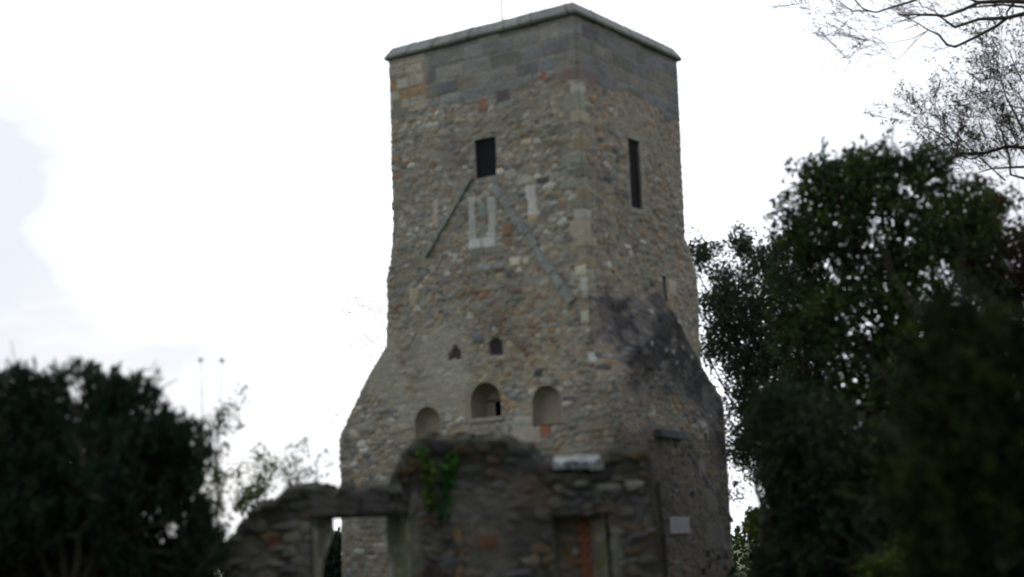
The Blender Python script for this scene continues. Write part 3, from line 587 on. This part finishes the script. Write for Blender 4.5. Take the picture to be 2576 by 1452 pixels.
# lichen-whitened cap stones in the dip
g = MB()
for (x, y, ln, dp_, hh) in [(1392, 1160, .28, .3, .09), (1418, 1158, .32, .42, .12), (1455, 1160, .3, .45, .12), (1484, 1160, .2, .4, .12)]:
    u_, z_ = onW(x, y + 14); g.box(wq(u_, -.06, z_ - hh * .4), uW * ln, nW * dp_ + np.array([0, 0, .10]), (0, 0, hh), .03, .02)
g.build('cap_stone', M_LICHEN, RW)

# ------------------------------------------------------------ foliage
def in_poly(x, y, poly):
    ins = np.zeros(len(x), bool); n = len(poly)
    for i in range(n):
        x0, y0 = poly[i]; x1, y1 = poly[(i + 1) % n]
        cnd = ((y0 > y) != (y1 > y)); xx = (x1 - x0) * (y - y0) / ((y1 - y0) if y1 != y0 else 1e-9) + x0
        ins ^= cnd & (x < xx)
    return ins
def edge_d(x, y, poly):
    d = np.full(len(x), 1e9); n = len(poly)
    for i in range(n):
        a = np.array(poly[i], float); b = np.array(poly[(i + 1) % n], float); ab = b - a
        t = np.clip(((x - a[0]) * ab[0] + (y - a[1]) * ab[1]) / max(ab @ ab, 1e-9), 0, 1)
        d = np.minimum(d, np.hypot(x - a[0] - t * ab[0], y - a[1] - t * ab[1]))
    return d
def clumps(rng, poly, Yc, R, n, gap=.35, gsc=.8, seed=0, rx=250.):
    pl = np.array(poly, float); lo = pl.min(0); hi = pl.max(0); out_ = []; tot = 0
    while tot < n:
        x = rng.uniform(lo[0], hi[0], 4 * n); y = rng.uniform(lo[1], hi[1], 4 * n)
        k = in_poly(x, y, poly); x, y = x[k], y[k]
        ed = edge_d(x, y, poly); k = ed / 75. > .9 * sst(.4, .65, fbm(x / 55., y / 55., seed + 9)) * rng.uniform(.5, 1, len(x)); x, y = x[k], y[k]
        out_k = rng.random(len(x)) < .06; x = x + out_k * rng.normal(0, rx * .09, len(x)); y = y + out_k * rng.normal(0, rx * .09, len(x))
        e = np.sqrt(np.clip(edge_d(x, y, poly) / rx, .02, 1)); d = Yc + R * e * rng.uniform(-1, 1, len(x))
        dd = F[None] + RC[None] * ((x - CX) / FPX)[:, None] + UC[None] * ((CY - y) / FPX)[:, None]
        p = CAM + dd * (d / dd[:, 1])[:, None]
        nz = .65 * vn3(p, gsc, seed) + .35 * vn3(p, gsc * .4, seed + 3)
        p = p[(nz > gap) & (p[:, 2] > .1)]; out_.append(p); tot += len(p)
        if not len(p): break
    return np.concatenate(out_)[:n]
def leaf_mesh(name, rng, ctr, nper, axis_up, L_, spread, ll, lw, cols, parent, mat, upleaf=.5, fold=.0):
    n = len(ctr); ax = rng.normal(0, 1, (n, 3)); ax[:, 2] = np.abs(ax[:, 2]) * .3; ax /= np.linalg.norm(ax, axis=1, keepdims=True)
    ax = ax * (1 - axis_up) + np.array([0, 0, 1.]) * axis_up; ax /= np.linalg.norm(ax, axis=1, keepdims=True)
    t = rng.uniform(0, 1, (n, nper, 1)); Ls = L_ * rng.uniform(.6, 1.3, (n, 1, 1))
    pos = ctr[:, None] + ax[:, None] * t * Ls + rng.normal(0, 1, (n, nper, 3)) * spread * (1.15 - t)
    d = rng.normal(0, 1, (n, nper, 3)); d /= np.linalg.norm(d, axis=2, keepdims=True); d = d * (1 - upleaf) + ax[:, None] * upleaf; d /= np.linalg.norm(d, axis=2, keepdims=True)
    s = np.cross(d, rng.normal(0, 1, d.shape)); s /= np.linalg.norm(s, axis=2, keepdims=True)
    sz = rng.uniform(.65, 1.3, (n, nper, 1)); l = d * ll * sz; w_ = s * lw * sz * .5
    V = np.stack([pos, pos + l * .45 + w_, pos + l, pos + l * .45 - w_], 2).reshape(-1, 3)
    cols = np.array(cols); ci = rng.integers(0, len(cols), n); base = cols[ci][:, None] * rng.uniform(.7, 1.35, (n, 1, 1)) * rng.uniform(.75, 1.25, (n, nper, 1))
    mixc = cols[rng.integers(0, len(cols), (n, nper))]; base = base * .7 + mixc * .3
    Cc = np.repeat(base.reshape(-1, 3), 4, 0)
    return np_mesh(name, V, np.arange(len(V)).reshape(-1, 4), mat, parent, Cc, smooth=False)
def limb(T, p0, p1, r0, r1, n=8, wob=.12, k=7, rng=None, sag=0):
    p0 = np.array(p0); p1 = np.array(p1); q = np.linspace(0, 1, n)[:, None]; Ln = np.linalg.norm(p1 - p0)
    P_ = p0 + (p1 - p0) * q; nz = rng.normal(0, 1, (n, 3)) * wob * Ln / n; nz = np.cumsum(nz, 0); nz -= nz[0] + (nz[-1] - nz[0]) * q
    P_ = P_ + nz; P_[:, 2] += sag * Ln * np.sin(math.pi * q[:, 0]); T.add(P_, r0 + (r1 - r0) * q[:, 0] ** .8, k); return P_
def tree_frame(parent, rng, base, ctr, r0, nl=14, zfork=.35, nm='trunk', wood=None, trunks=1, spread=.5, rl=.3):
    """tapered trunk and limbs that end inside the crown clumps"""
    T = Tubes(); top = ctr.mean(0); hz = np.percentile(ctr[:, 2], 80)
    for k in range(trunks):
        b = np.array(base, float) + (np.array([rng.uniform(-spread, spread), rng.uniform(-spread, spread), 0]) if trunks > 1 else 0)
        tp = np.array([top[0] + (b[0] - base[0]) * 1.5, top[1], hz]); tr = limb(T, b - [0, 0, .2], tp, r0, r0 * .25, 14, .25, 9, rng)
        sel = ctr[rng.integers(0, len(ctr), nl)]
        for p in sel:
            i = int(np.clip(rng.uniform(zfork, .9) * 13, 1, 12)); q = tr[i]
            if p[2] < q[2] - .3: i = max(1, i - 4); q = tr[i]
            lp = limb(T, q, p, r0 * rl * rng.uniform(.7, 1.1), .012, 9, .3, 6, rng, .05)
            for _ in range(4):
                j = rng.integers(3, 9); e = lp[min(j, 8)] + rng.normal(0, .45, 3) + [0, 0, .3]; limb(T, lp[min(j, 8)], e, r0 * rl * .3, .005, 6, .35, 4, rng)
    return T.build(nm, wood or M_BARK, parent)
def rim_pts(rng, poly, Yc, R, n):
    pl = np.array(poly, float); q = np.roll(pl, -1, 0); ln = np.hypot(*(q - pl).T); ok = (pl[:, 1] < 1440) & (q[:, 1] < 1440); pr = ln * ok; pr /= pr.sum()
    i = rng.choice(len(pl), n, p=pr); f = rng.random(n)[:, None]; xy = pl[i] * (1 - f) + q[i] * f + rng.normal(0, 7, (n, 2)) + [0, 34]
    return np.array([at(x, y, Yc + rng.uniform(-.5, .5) * R) for x, y in xy])
def make_tree(name, label, cat, poly, Yc, R, n, nper, basepx, r0, cols, seed, gap=.35, gsc=.8, axis_up=.5, L_=.3, spread=.09, ll=.12, lw=.05, mat=None, upleaf=.5, group=None, trunks=1, nl=14, crown='crown', rx=250., zfork=.35, extra=None, sp=.5, rim=0):
    rng = np.random.default_rng(seed); b = at(basepx, 1380, Yc); b[2] = 0
    E = empty(name, tuple(b)); tag(E, label, cat, group)
    ctr = clumps(rng, poly, Yc, R, n, gap, gsc, seed, rx)
    if extra is not None: ctr = np.concatenate([ctr, clumps(rng, extra[0], Yc, R * extra[2], extra[1], .2, gsc, seed + 1, 60.)])
    ctr[:, 2] = np.maximum(ctr[:, 2] - axis_up * L_ * .75, .1)
    ctr0 = ctr
    if rim: ctr = np.concatenate([ctr, rim_pts(rng, poly, Yc, R, rim)])
    leaf_mesh(crown, rng, ctr, nper, axis_up, L_, spread, ll, lw, cols, E, mat or M_LEAF, upleaf)
    tree_frame(E, rng, b, ctr0, r0, nl, zfork, trunks=trunks, spread=sp)
    return E
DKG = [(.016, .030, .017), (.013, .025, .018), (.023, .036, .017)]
# the dark yew on the left
YEW = [(-160, 1500), (-160, 960), (-60, 940), (0, 925), (30, 945), (60, 940), (50, 915), (75, 925), (90, 940), (120, 920), (135, 912), (150, 935), (180, 925), (210, 912), (225, 915), (222, 945), (265, 955), (275, 935), (295, 965), (315, 948), (330, 975), (355, 955), (370, 965), (372, 1010),
       (400, 1030), (415, 1055), (430, 1080), (455, 1085), (485, 1075), (500, 1105), (520, 1110), (512, 1150), (495, 1185), (480, 1215), (500, 1240), (510, 1290), (520, 1330), (545, 1370), (540, 1420), (535, 1500)]
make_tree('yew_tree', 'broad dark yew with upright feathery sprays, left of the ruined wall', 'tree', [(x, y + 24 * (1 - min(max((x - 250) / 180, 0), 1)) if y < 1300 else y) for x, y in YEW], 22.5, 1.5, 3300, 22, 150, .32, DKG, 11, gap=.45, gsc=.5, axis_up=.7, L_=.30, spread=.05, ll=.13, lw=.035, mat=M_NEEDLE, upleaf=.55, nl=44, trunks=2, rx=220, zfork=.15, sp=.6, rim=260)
# grey-green see-through shrub right of the tower
SHR = [(1730, 640), (1750, 612), (1790, 606), (1815, 596), (1835, 640), (1870, 560), (1885, 620), (1925, 590), (1960, 590), (2000, 560), (2060, 620), (2080, 900), (2060, 1150), (2040, 1300), (1990, 1250), (1900, 1230), (1850, 1240), (1835, 1150), (1800, 980), (1765, 860), (1760, 740)]
make_tree('holly_tree', 'thin grey-green leafy tree showing sky between its leaves, beside the tower', 'tree', SHR, 41.5, 1.6, 2200, 24, 1930, .16, [(.04, .06, .035), (.055, .065, .045), (.03, .05, .03)], 21, gap=.43, gsc=.7, axis_up=.4, L_=.4, spread=.14, ll=.10, lw=.05, upleaf=.3, nl=40, rx=150, rim=80)
# ivy-clad evergreen, the tallest crown
EVG = [(1985, 1460), (1960, 1200), (1960, 1000), (1975, 820), (1960, 680), (1995, 640), (1985, 600), (1965, 560), (1990, 540), (2000, 505), (1975, 480), (2020, 470), (2005, 425), (2030, 425), (2070, 415), (2060, 405), (2110, 410), (2130, 400), (2120, 385), (2160, 385), (2195, 370), (2210, 350), (2240, 375), (2280, 360), (2320, 385), (2370, 400), (2400, 435), (2440, 445), (2460, 480), (2490, 520), (2490, 640), (2500, 800), (2480, 1000), (2440, 1460)]
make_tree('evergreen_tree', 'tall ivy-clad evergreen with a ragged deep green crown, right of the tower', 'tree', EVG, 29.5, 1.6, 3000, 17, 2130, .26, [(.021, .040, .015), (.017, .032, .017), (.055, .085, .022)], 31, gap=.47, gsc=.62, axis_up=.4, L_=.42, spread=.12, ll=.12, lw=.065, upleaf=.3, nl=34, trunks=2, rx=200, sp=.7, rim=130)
# brown-leaved beech at the right edge
BCH = [(2380, 600), (2400, 470), (2440, 440), (2480, 460), (2520, 480), (2540, 500), (2576, 530), (2640, 560), (2800, 640), (2860, 900), (2700, 900), (2576, 800), (2500, 820), (2430, 760), (2400, 660)]
make_tree('beech_tree', 'beech holding dead brown leaves, at the right edge below the bare branches', 'tree', BCH, 31.5, 1.5, 1500, 20, 2760, .2, [(.055, .036, .022), (.035, .035, .022), (.055, .04, .02)], 41, gap=.42, gsc=.5, axis_up=.3, L_=.3, spread=.12, ll=.10, lw=.055, upleaf=.2, nl=22, rx=150)
# near dark yew with yellow-green tips, lower right
YW2 = [(2250, 1500), (2240, 1250), (2290, 1100), (2270, 980), (2310, 900), (2350, 800), (2380, 720), (2420, 715), (2450, 745), (2500, 770), (2540, 790), (2600, 800), (2680, 790), (2800, 850), (2820, 1500)]
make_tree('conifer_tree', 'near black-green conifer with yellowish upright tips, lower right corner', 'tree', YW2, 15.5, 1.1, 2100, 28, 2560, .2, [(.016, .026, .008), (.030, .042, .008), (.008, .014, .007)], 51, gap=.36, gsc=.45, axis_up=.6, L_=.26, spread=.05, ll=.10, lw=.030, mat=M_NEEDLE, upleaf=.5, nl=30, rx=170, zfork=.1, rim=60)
# dark understorey between the tower foot and the conifer
UND = [(1870, 1500), (1880, 1440), (1910, 1385), (1965, 1340), (1960, 1250), (1900, 1180), (1870, 1050), (1950, 980), (2040, 1000), (2150, 1060), (2280, 1080), (2330, 1200), (2330, 1500)]
make_tree('laurel_bush', 'dark laurel thicket of several stems under the ivy-clad evergreen', 'bush', UND, 25.0, 1.4, 1300, 24, 2100, .1, [(.02, .034, .016), (.03, .045, .016), (.016, .026, .016)], 61, gap=.42, gsc=.7, axis_up=.3, L_=.3, spread=.12, ll=.13, lw=.06, upleaf=.3, nl=14, trunks=5, rx=150, sp=1.0)
make_tree('hazel_bush', 'bright yellow-green leafy bush beside the foot of the tower', 'bush', [(1875, 1330), (1895, 1300), (1925, 1285), (1955, 1320), (1985, 1380), (1990, 1500), (1890, 1500), (1880, 1420)], 40.0, .7, 230, 26, 1930, .05, [(.08, .12, .02), (.06, .09, .02), (.09, .10, .03)], 71, gap=.40, gsc=.6, axis_up=.3, L_=.25, spread=.12, ll=.13, lw=.08, upleaf=.2, nl=8, trunks=3, rx=80, sp=.3)
make_tree('elder_bush', 'low yellow-green bush among the dark stems, at the bottom edge', 'bush', [(2180, 1420), (2215, 1380), (2260, 1400), (2290, 1440), (2300, 1520), (2180, 1520)], 23.4, .5, 90, 22, 2230, .04, [(.06, .085, .015), (.04, .06, .012)], 72, gap=.42, gsc=.5, axis_up=.3, L_=.2, spread=.12, ll=.10, lw=.06, upleaf=.2, nl=6, trunks=2, rx=60, sp=.2)
# dark trees seen through the window opening and behind the wall
make_tree('yew_tree', 'dark yew seen through the window opening of the ruined wall', 'tree', [(700, 1500), (740, 1400), (800, 1350), (838, 1345), (850, 1352), (868, 1342), (900, 1360), (930, 1500)], 47.0, 1.0, 700, 30, 830, .2, DKG, 81, gap=.34, gsc=.8, axis_up=.5, L_=.3, spread=.14, ll=.16, lw=.06, mat=M_NEEDLE, nl=12, rx=60)

# leafy saplings and tall seed-headed stems left of the wall
def sapling(name, label, cat, path, Y, r, seed, leafpts=None, nleaf=0, head=None, cols=((.10, .12, .03), (.06, .08, .03)), group=None, twigs=0, ll=.07):
    rng = np.random.default_rng(seed); b = at(*path[0], Y); b[2] = 0; E = empty(name, tuple(b)); tag(E, label, cat, group)
    T = Tubes(); pts = [b] + [at(x, y, Y + .1 * math.sin(i)) for i, (x, y) in enumerate(path)]; n_ = len(pts)
    T.add(pts, np.linspace(r, r * .3, n_), 6); ctr = []
    for _ in range(twigs):
        i = rng.integers(1, n_ - 1); f = rng.random(); q0 = pts[i] * (1 - f) + pts[i + 1 if i + 1 < n_ else i] * f
        e = q0 + np.array([rng.normal(0, .32), rng.normal(0, .3), rng.uniform(.1, .6)]); lp = limb(T, q0, e, r * .35, .003, 6, .3, 4, rng); ctr += [lp[3], lp[5], lp[4]]
    T.build('stem', M_TWIG, E)
    if head: ctr = [pts[-1] for _ in range(3)]
    if leafpts: ctr += list(clumps(rng, leafpts, Y, .5, nleaf, .42, .4, seed, 40.))
    if ctr: leaf_mesh('seed_head' if head else 'leaves', rng, np.array(ctr), 14 if not head else 22, .2, .12 if not head else .03, .07 if not head else .012, ll, ll * .55, cols, E, M_LEAF, .2)
    return E
sapling('tall_weed', 'thin tall weed stem with a small seed head, the left one nearest the yew', 'plant', [(522, 1300), (513, 1180), (510, 1060), (508, 980), (505, 908)], 24.5, .011, 91, head=1, group='tall seed-headed weeds left of the wall', ll=.03)
sapling('tall_weed', 'thin tall weed stem with a yellowish seed head, right of its twin', 'plant', [(548, 1340), (550, 1200), (553, 1060), (556, 980), (561, 909)], 24.9, .011, 92, head=1, group='tall seed-headed weeds left of the wall', ll=.03)
sapling('sapling', 'young leafy sapling with small pale green leaves, against the sky left of the wall', 'tree', [(548, 1420), (546, 1330), (547, 1220), (545, 1120), (548, 1050)], 26.8, .022, 93, leafpts=[(515, 1320), (520, 1200), (530, 1120), (560, 1085), (595, 1090), (575, 1180), (600, 1260), (640, 1260), (600, 1310), (560, 1350)], nleaf=30, twigs=24)
sapling('bramble', 'wispy pale leafed bramble growing behind the sloping end of the ruined wall', 'plant', [(640, 1330), (645, 1270), (655, 1230), (664, 1205)], 29.6, .012, 94, leafpts=[(575, 1350), (585, 1300), (610, 1240), (650, 1200), (700, 1215), (720, 1225), (650, 1290), (600, 1330)], nleaf=42, twigs=20)
sapling('bramble', 'small leafy weed tuft rising above the crest of the ruined wall', 'plant', [(765, 1260), (766, 1225), (768, 1205), (770, 1188)], 28.3, .006, 95, leafpts=[(715, 1235), (730, 1205), (765, 1188), (778, 1190), (776, 1225)], nleaf=18, twigs=14, ll=.055)
# ivy strands on the ruined wall
def ivy(label, pts, seed, wd, cols, dens):
    rng = np.random.default_rng(seed); q = [onW(*p) for p in pts]; b = wq(q[-1][0], -.06, q[-1][1]); E = empty('ivy_plant', tuple(b)); tag(E, label, 'plant', 'ivy strands on the ruined wall')
    P_ = np.array([wq(a, -.05, z) for a, z in q]); T = Tubes(); T.add(P_, np.linspace(.01, .014, len(P_)), 5); T.build('stem', M_TWIG, E); ctr = []
    for i in range(len(P_) - 1):
        wv_ = wd[i] * .5; n = int(dens * np.linalg.norm(P_[i + 1] - P_[i]) * wv_ * 22)
        for _ in range(n):
            f = rng.random(); p = P_[i] * (1 - f) + P_[i + 1] * f + uW * rng.normal(0, wv_ * .5) - nW * rng.uniform(0, .08); ctr.append(p)
    leaf_mesh('leaves', rng, np.array(ctr), 9, -.3, .08, .03, .075, .07, cols, E, M_IVY, .1)
ivy('left ivy strand hanging on the ruined wall, yellowish green', [(1068, 1120), (1073, 1160), (1080, 1200), (1086, 1250), (1092, 1290)], 101, [.07, .08, .1, .08], [(.055, .10, .02), (.065, .115, .02)], 32)
ivy('right ivy strand hanging on the ruined wall, deeper green and bushy at its top', [(1135, 1142), (1138, 1180), (1128, 1225), (1122, 1270), (1108, 1330)], 102, [.15, .14, .08, .05], [(.02, .085, .02), (.045, .12, .02), (.028, .09, .028)], 36)

# ------------------------------------------------------------ bare branches, upper right
def Q(X, Y_): return (1887 + X * .3033, Y_ * .3033)
def twigs(T, rng, pts, rad, dirs, n, ln, lv, buds, Ymix=.5):
    """side twigs off a limb, each with its own finer twigs"""
    pts = np.array(pts); m_ = len(pts)
    for _ in range(n):
        f = rng.uniform(.02, .999) * (m_ - 1); i = int(f); f -= i; p = pts[i] * (1 - f) + pts[min(i + 1, m_ - 1)] * f
        d = np.array(dirs[rng.integers(0, len(dirs))], float) + rng.normal(0, .22, 3); d /= np.linalg.norm(d)
        L1 = ln * rng.uniform(.4, 1.2); nn = 7; P_ = [p]; dd = d.copy()
        for j in range(nn):
            dd = dd + rng.normal(0, .11, 3); dd /= np.linalg.norm(dd); P_.append(P_[-1] + dd * L1 / nn)
        P_ = np.array(P_); r0 = max(rad * .45, .004); T.add(P_, np.linspace(r0, max(.0042, r0 * .35), nn + 1), 4)
        buds.append((P_[-1], dd)); buds.append((P_[4], dd))
        if lv > 0: twigs(T, rng, P_[1:], r0, [d, d + rng.normal(0, .4, 3), d + rng.normal(0, .4, 3)], 4 if lv > 1 else 3, ln * .55, lv - 1, buds)
def bare_tree(name, label, limbs, trunkpx, Yt, seed, dirs, n, ln, lv, leafy, leafsz, gp, hub):
    rng = np.random.default_rng(seed); b = at(trunkpx, 1380, Yt); b[2] = 0; E = empty(name, tuple(b)); tag(E, label, 'tree', gp)
    T = Tubes(); h0 = at(trunkpx + 10, hub, Yt); h1 = h0 + np.array([.2, 0, 2.5])
    lr = limb(T, b - [0, 0, .2], h1, .34, .12, 16, .1, 10, rng)
    T2 = Tubes(); buds = []
    for (pp, r0, r1, dep) in limbs:
        r0 *= 1.35; r1 *= 1.25
        P_ = [at(*Q(*p), Yt + dep * k_ / len(pp) + .15 * math.sin(3 * k_)) for k_, p in enumerate(pp)]
        if pp[0][0] >= 2270:
            st_ = lr[int(np.argmin(np.abs(lr[:, 2] - P_[0][2] + .4)))]; P_ = [st_ * .999, st_ * .5 + P_[0] * .5 + np.array([0, 0, .08])] + P_; rr = np.r_[r0 * 1.5, r0 * 1.2, np.linspace(r0, r1, len(pp))]
        else: rr = np.linspace(r0, r1, len(pp))
        T.add(P_, rr, 7); P2 = P_[2:] if pp[0][0] >= 2270 else P_
        twigs(T2, rng, P2, max(r1, .012), dirs, int(n * len(pp) / 6), ln, lv, buds)
    T.build('trunk', M_BARK, E); T2.build('branches', M_TWIG, E)
    bp = np.array([q[0] for q in buds]); bp = bp[rng.random(len(bp)) < leafy]
    if len(bp): leaf_mesh('leaves' if leafsz > .05 else 'buds', rng, bp, 3, -.5, .03, .012, leafsz, leafsz * .45, [(.03, .032, .014), (.045, .035, .018)], E, M_LEAF, .3)
limbsA = [([(1480, 250), (1380, 330), (1300, 420), (1230, 495), (1130, 460), (1000, 420)], .010, .004, -2), ([(1080, 360), (960, 330), (880, 420), (810, 495), (740, 420), (640, 320)], .008, .004, -2), ([(850, 240), (760, 250), (640, 190), (560, 60)], .008, .004, -2), ([(2273, 60), (2100, 40), (1850, 60), (1700, 100)], .03, .012, -1),
          ([(2273, 15), (2150, 10), (1900, 20), (1770, 80), (1620, 135), (1500, 120), (1350, 122), (1230, 128)], .055, .014, -3), ([(2273, 115), (2130, 150), (1900, 160), (1700, 225), (1650, 190), (1560, 130)], .05, .018, -2),
          ([(2130, 150), (2040, 220), (1850, 320), (1700, 390), (1630, 370), (1560, 285), (1480, 250), (1400, 200), (1250, 120), (1150, 60)], .04, .008, -2.5), ([(1500, -60), (1350, 10), (1150, 70), (1040, 105), (930, 70), (870, 0), (820, -60)], .03, .008, -3),
          ([(1040, 100), (940, 90), (850, 92), (770, 40), (700, -10)], .018, .008, -3), ([(2190, 20), (2130, 100), (2130, 150)], .03, .02, -1), ([(1480, 250), (1350, 320), (1200, 350), (1080, 360), (960, 330)], .012, .004, -3), ([(1620, 135), (1400, 130), (1250, 180), (1050, 250), (850, 240), (720, 160)], .014, .004, -3),
          ([(1900, 20), (1750, -30), (1600, -60)], .03, .02, -2), ([(1400, 200), (1250, 260), (1130, 210)], .010, .004, -3), ([(560, -30), (480, 20), (500, 85), (420, 60), (330, 15)], .010, .003, -3)]
WL = [(-.8, -.1, .6), (-.7, .2, .7), (-.85, -.1, .45), (-.55, .1, .8), (-.8, .2, -.1), (-.7, -.3, .2)]
bare_tree('bare_tree', 'bare tree reaching leafless crooked branches in from the top right corner', limbsA, 2790, 46.0, 201, WL, 8, 1.25, 2, .15, .035, None, -60)
limbsB = [([(2600, 1350), (2450, 1150), (2330, 950), (2230, 780), (2150, 700)], .03, .006, 1), ([(2600, 1100), (2450, 850), (2340, 600), (2290, 420)], .03, .006, 1), ([(2600, 1600), (2400, 1420), (2250, 1250), (2160, 1080), (2050, 1010)], .03, .006, 1), ([(2120, 1500), (1950, 1350), (1780, 1180), (1600, 1000), (1480, 900)], .018, .004, 1),
          ([(2273, 1225), (2130, 1215), (1950, 1270), (1760, 1275), (1730, 1290)], .045, .026, 1), ([(1730, 1290), (1720, 1200), (1640, 1145), (1540, 1090), (1450, 1050), (1380, 1000)], .026, .006, 1), ([(1950, 1270), (1900, 1300), (1830, 1320), (1730, 1290), (1650, 1340), (1500, 1350)], .022, .008, 1),
          ([(2273, 1385), (2150, 1390), (2000, 1400), (1900, 1430)], .03, .012, 1), ([(2273, 1100), (2200, 950), (2120, 800), (2080, 650), (2050, 560)], .03, .006, 1), ([(2273, 1480), (2160, 1450), (2150, 1300), (2090, 1100), (2000, 950), (1900, 820)], .03, .005, 1),
          ([(2273, 700), (2200, 560), (2150, 420), (2050, 350)], .02, .005, 1), ([(2273, 900), (2150, 880), (2000, 850), (1880, 700)], .016, .004, 1)]
WB_ = [(-.5, .1, .9), (-.3, -.2, 1.0), (-.7, .1, .6), (.1, .1, 1.0), (-.6, .2, .3)]
bare_tree('hornbeam_tree', 'twiggy tree with small dead leaves rising above the evergreen, at the right edge', limbsB, 2740, 47.0, 301, WB_, 15, 1.4, 2, .5, .085, None, 330)
# faint twigs behind the tower's left shoulder
rng = np.random.default_rng(7); bb = at(1000, 1380, 58); bb[2] = 0; E = empty('birch_tree', tuple(bb)); tag(E, 'bare fine-twigged tree mostly hidden behind the left side of the tower', 'tree')
T = Tubes(); tr = limb(T, bb, at(1040, 700, 58), .14, .03, 12, .1, 7, rng); bu_ = []
for p in [(905, 745), (890, 775), (885, 808), (900, 830), (930, 750), (860, 1050), (850, 1075), (950, 760)]:
    T2 = Tubes()
    q0 = tr[min(11, max(4, int(4 + (1000 - p[1]) / 60)))]; lp = limb(T2, q0, at(*p, 57.5), .022, .004, 8, .15, 5, rng, .03); twigs(T2, rng, lp[4:], .012, [(-.9, 0, .3), (-.8, .2, .6)], 4, .8, 1, bu_); T2.build('branch', M_TWIG, E)
T.build('trunk', M_BARK, E)

# ------------------------------------------------------------ ground
n = 160; gx = np.sign(np.linspace(-1, 1, n)) * np.abs(np.linspace(-1, 1, n)) ** 2.2 * 900; X, Yy = np.meshgrid(gx, gx + 20, indexing='ij')
Zz = (fbm(X * .12, Yy * .12, 3) - .5) * .25 - .06
Zz = Zz - .0
Zz = np.where(np.hypot(X, Yy - 30) > 60, Zz - .0, Zz)
V = np.stack([X, Yy, Zz], -1).reshape(-1, 3); idx = np.arange(n * n).reshape(n, n); q = np.stack([idx[:-1, :-1], idx[1:, :-1], idx[1:, 1:], idx[:-1, 1:]], -1).reshape(-1, 4)
M_GR = mat_noise('churchyard_grass', (.022, .04, .012), (.05, .07, .02), 1.5, bump=.6, dist=.05)
o = np_mesh('ground', V, q, M_GR); tag(o, kind='structure')

# far hedge line across the field behind everything
rng = np.random.default_rng(5); nn = 4200; xx = rng.uniform(-70, 70, nn); hz_ = 1.5 + .7 * fbm(xx * .15, xx * 0, 3)
ctr = np.stack([xx, 85 + rng.uniform(-1.5, 1.5, nn), rng.uniform(0, 1, nn) * hz_], -1)
o = leaf_mesh('far_hedge', rng, ctr, 8, .3, .4, .25, .32, .2, [(.05, .075, .025), (.035, .055, .02)], None, M_LEAF, .3); tag(o, 'long low hedge far across the field behind the tower', 'hedge', kind='stuff')
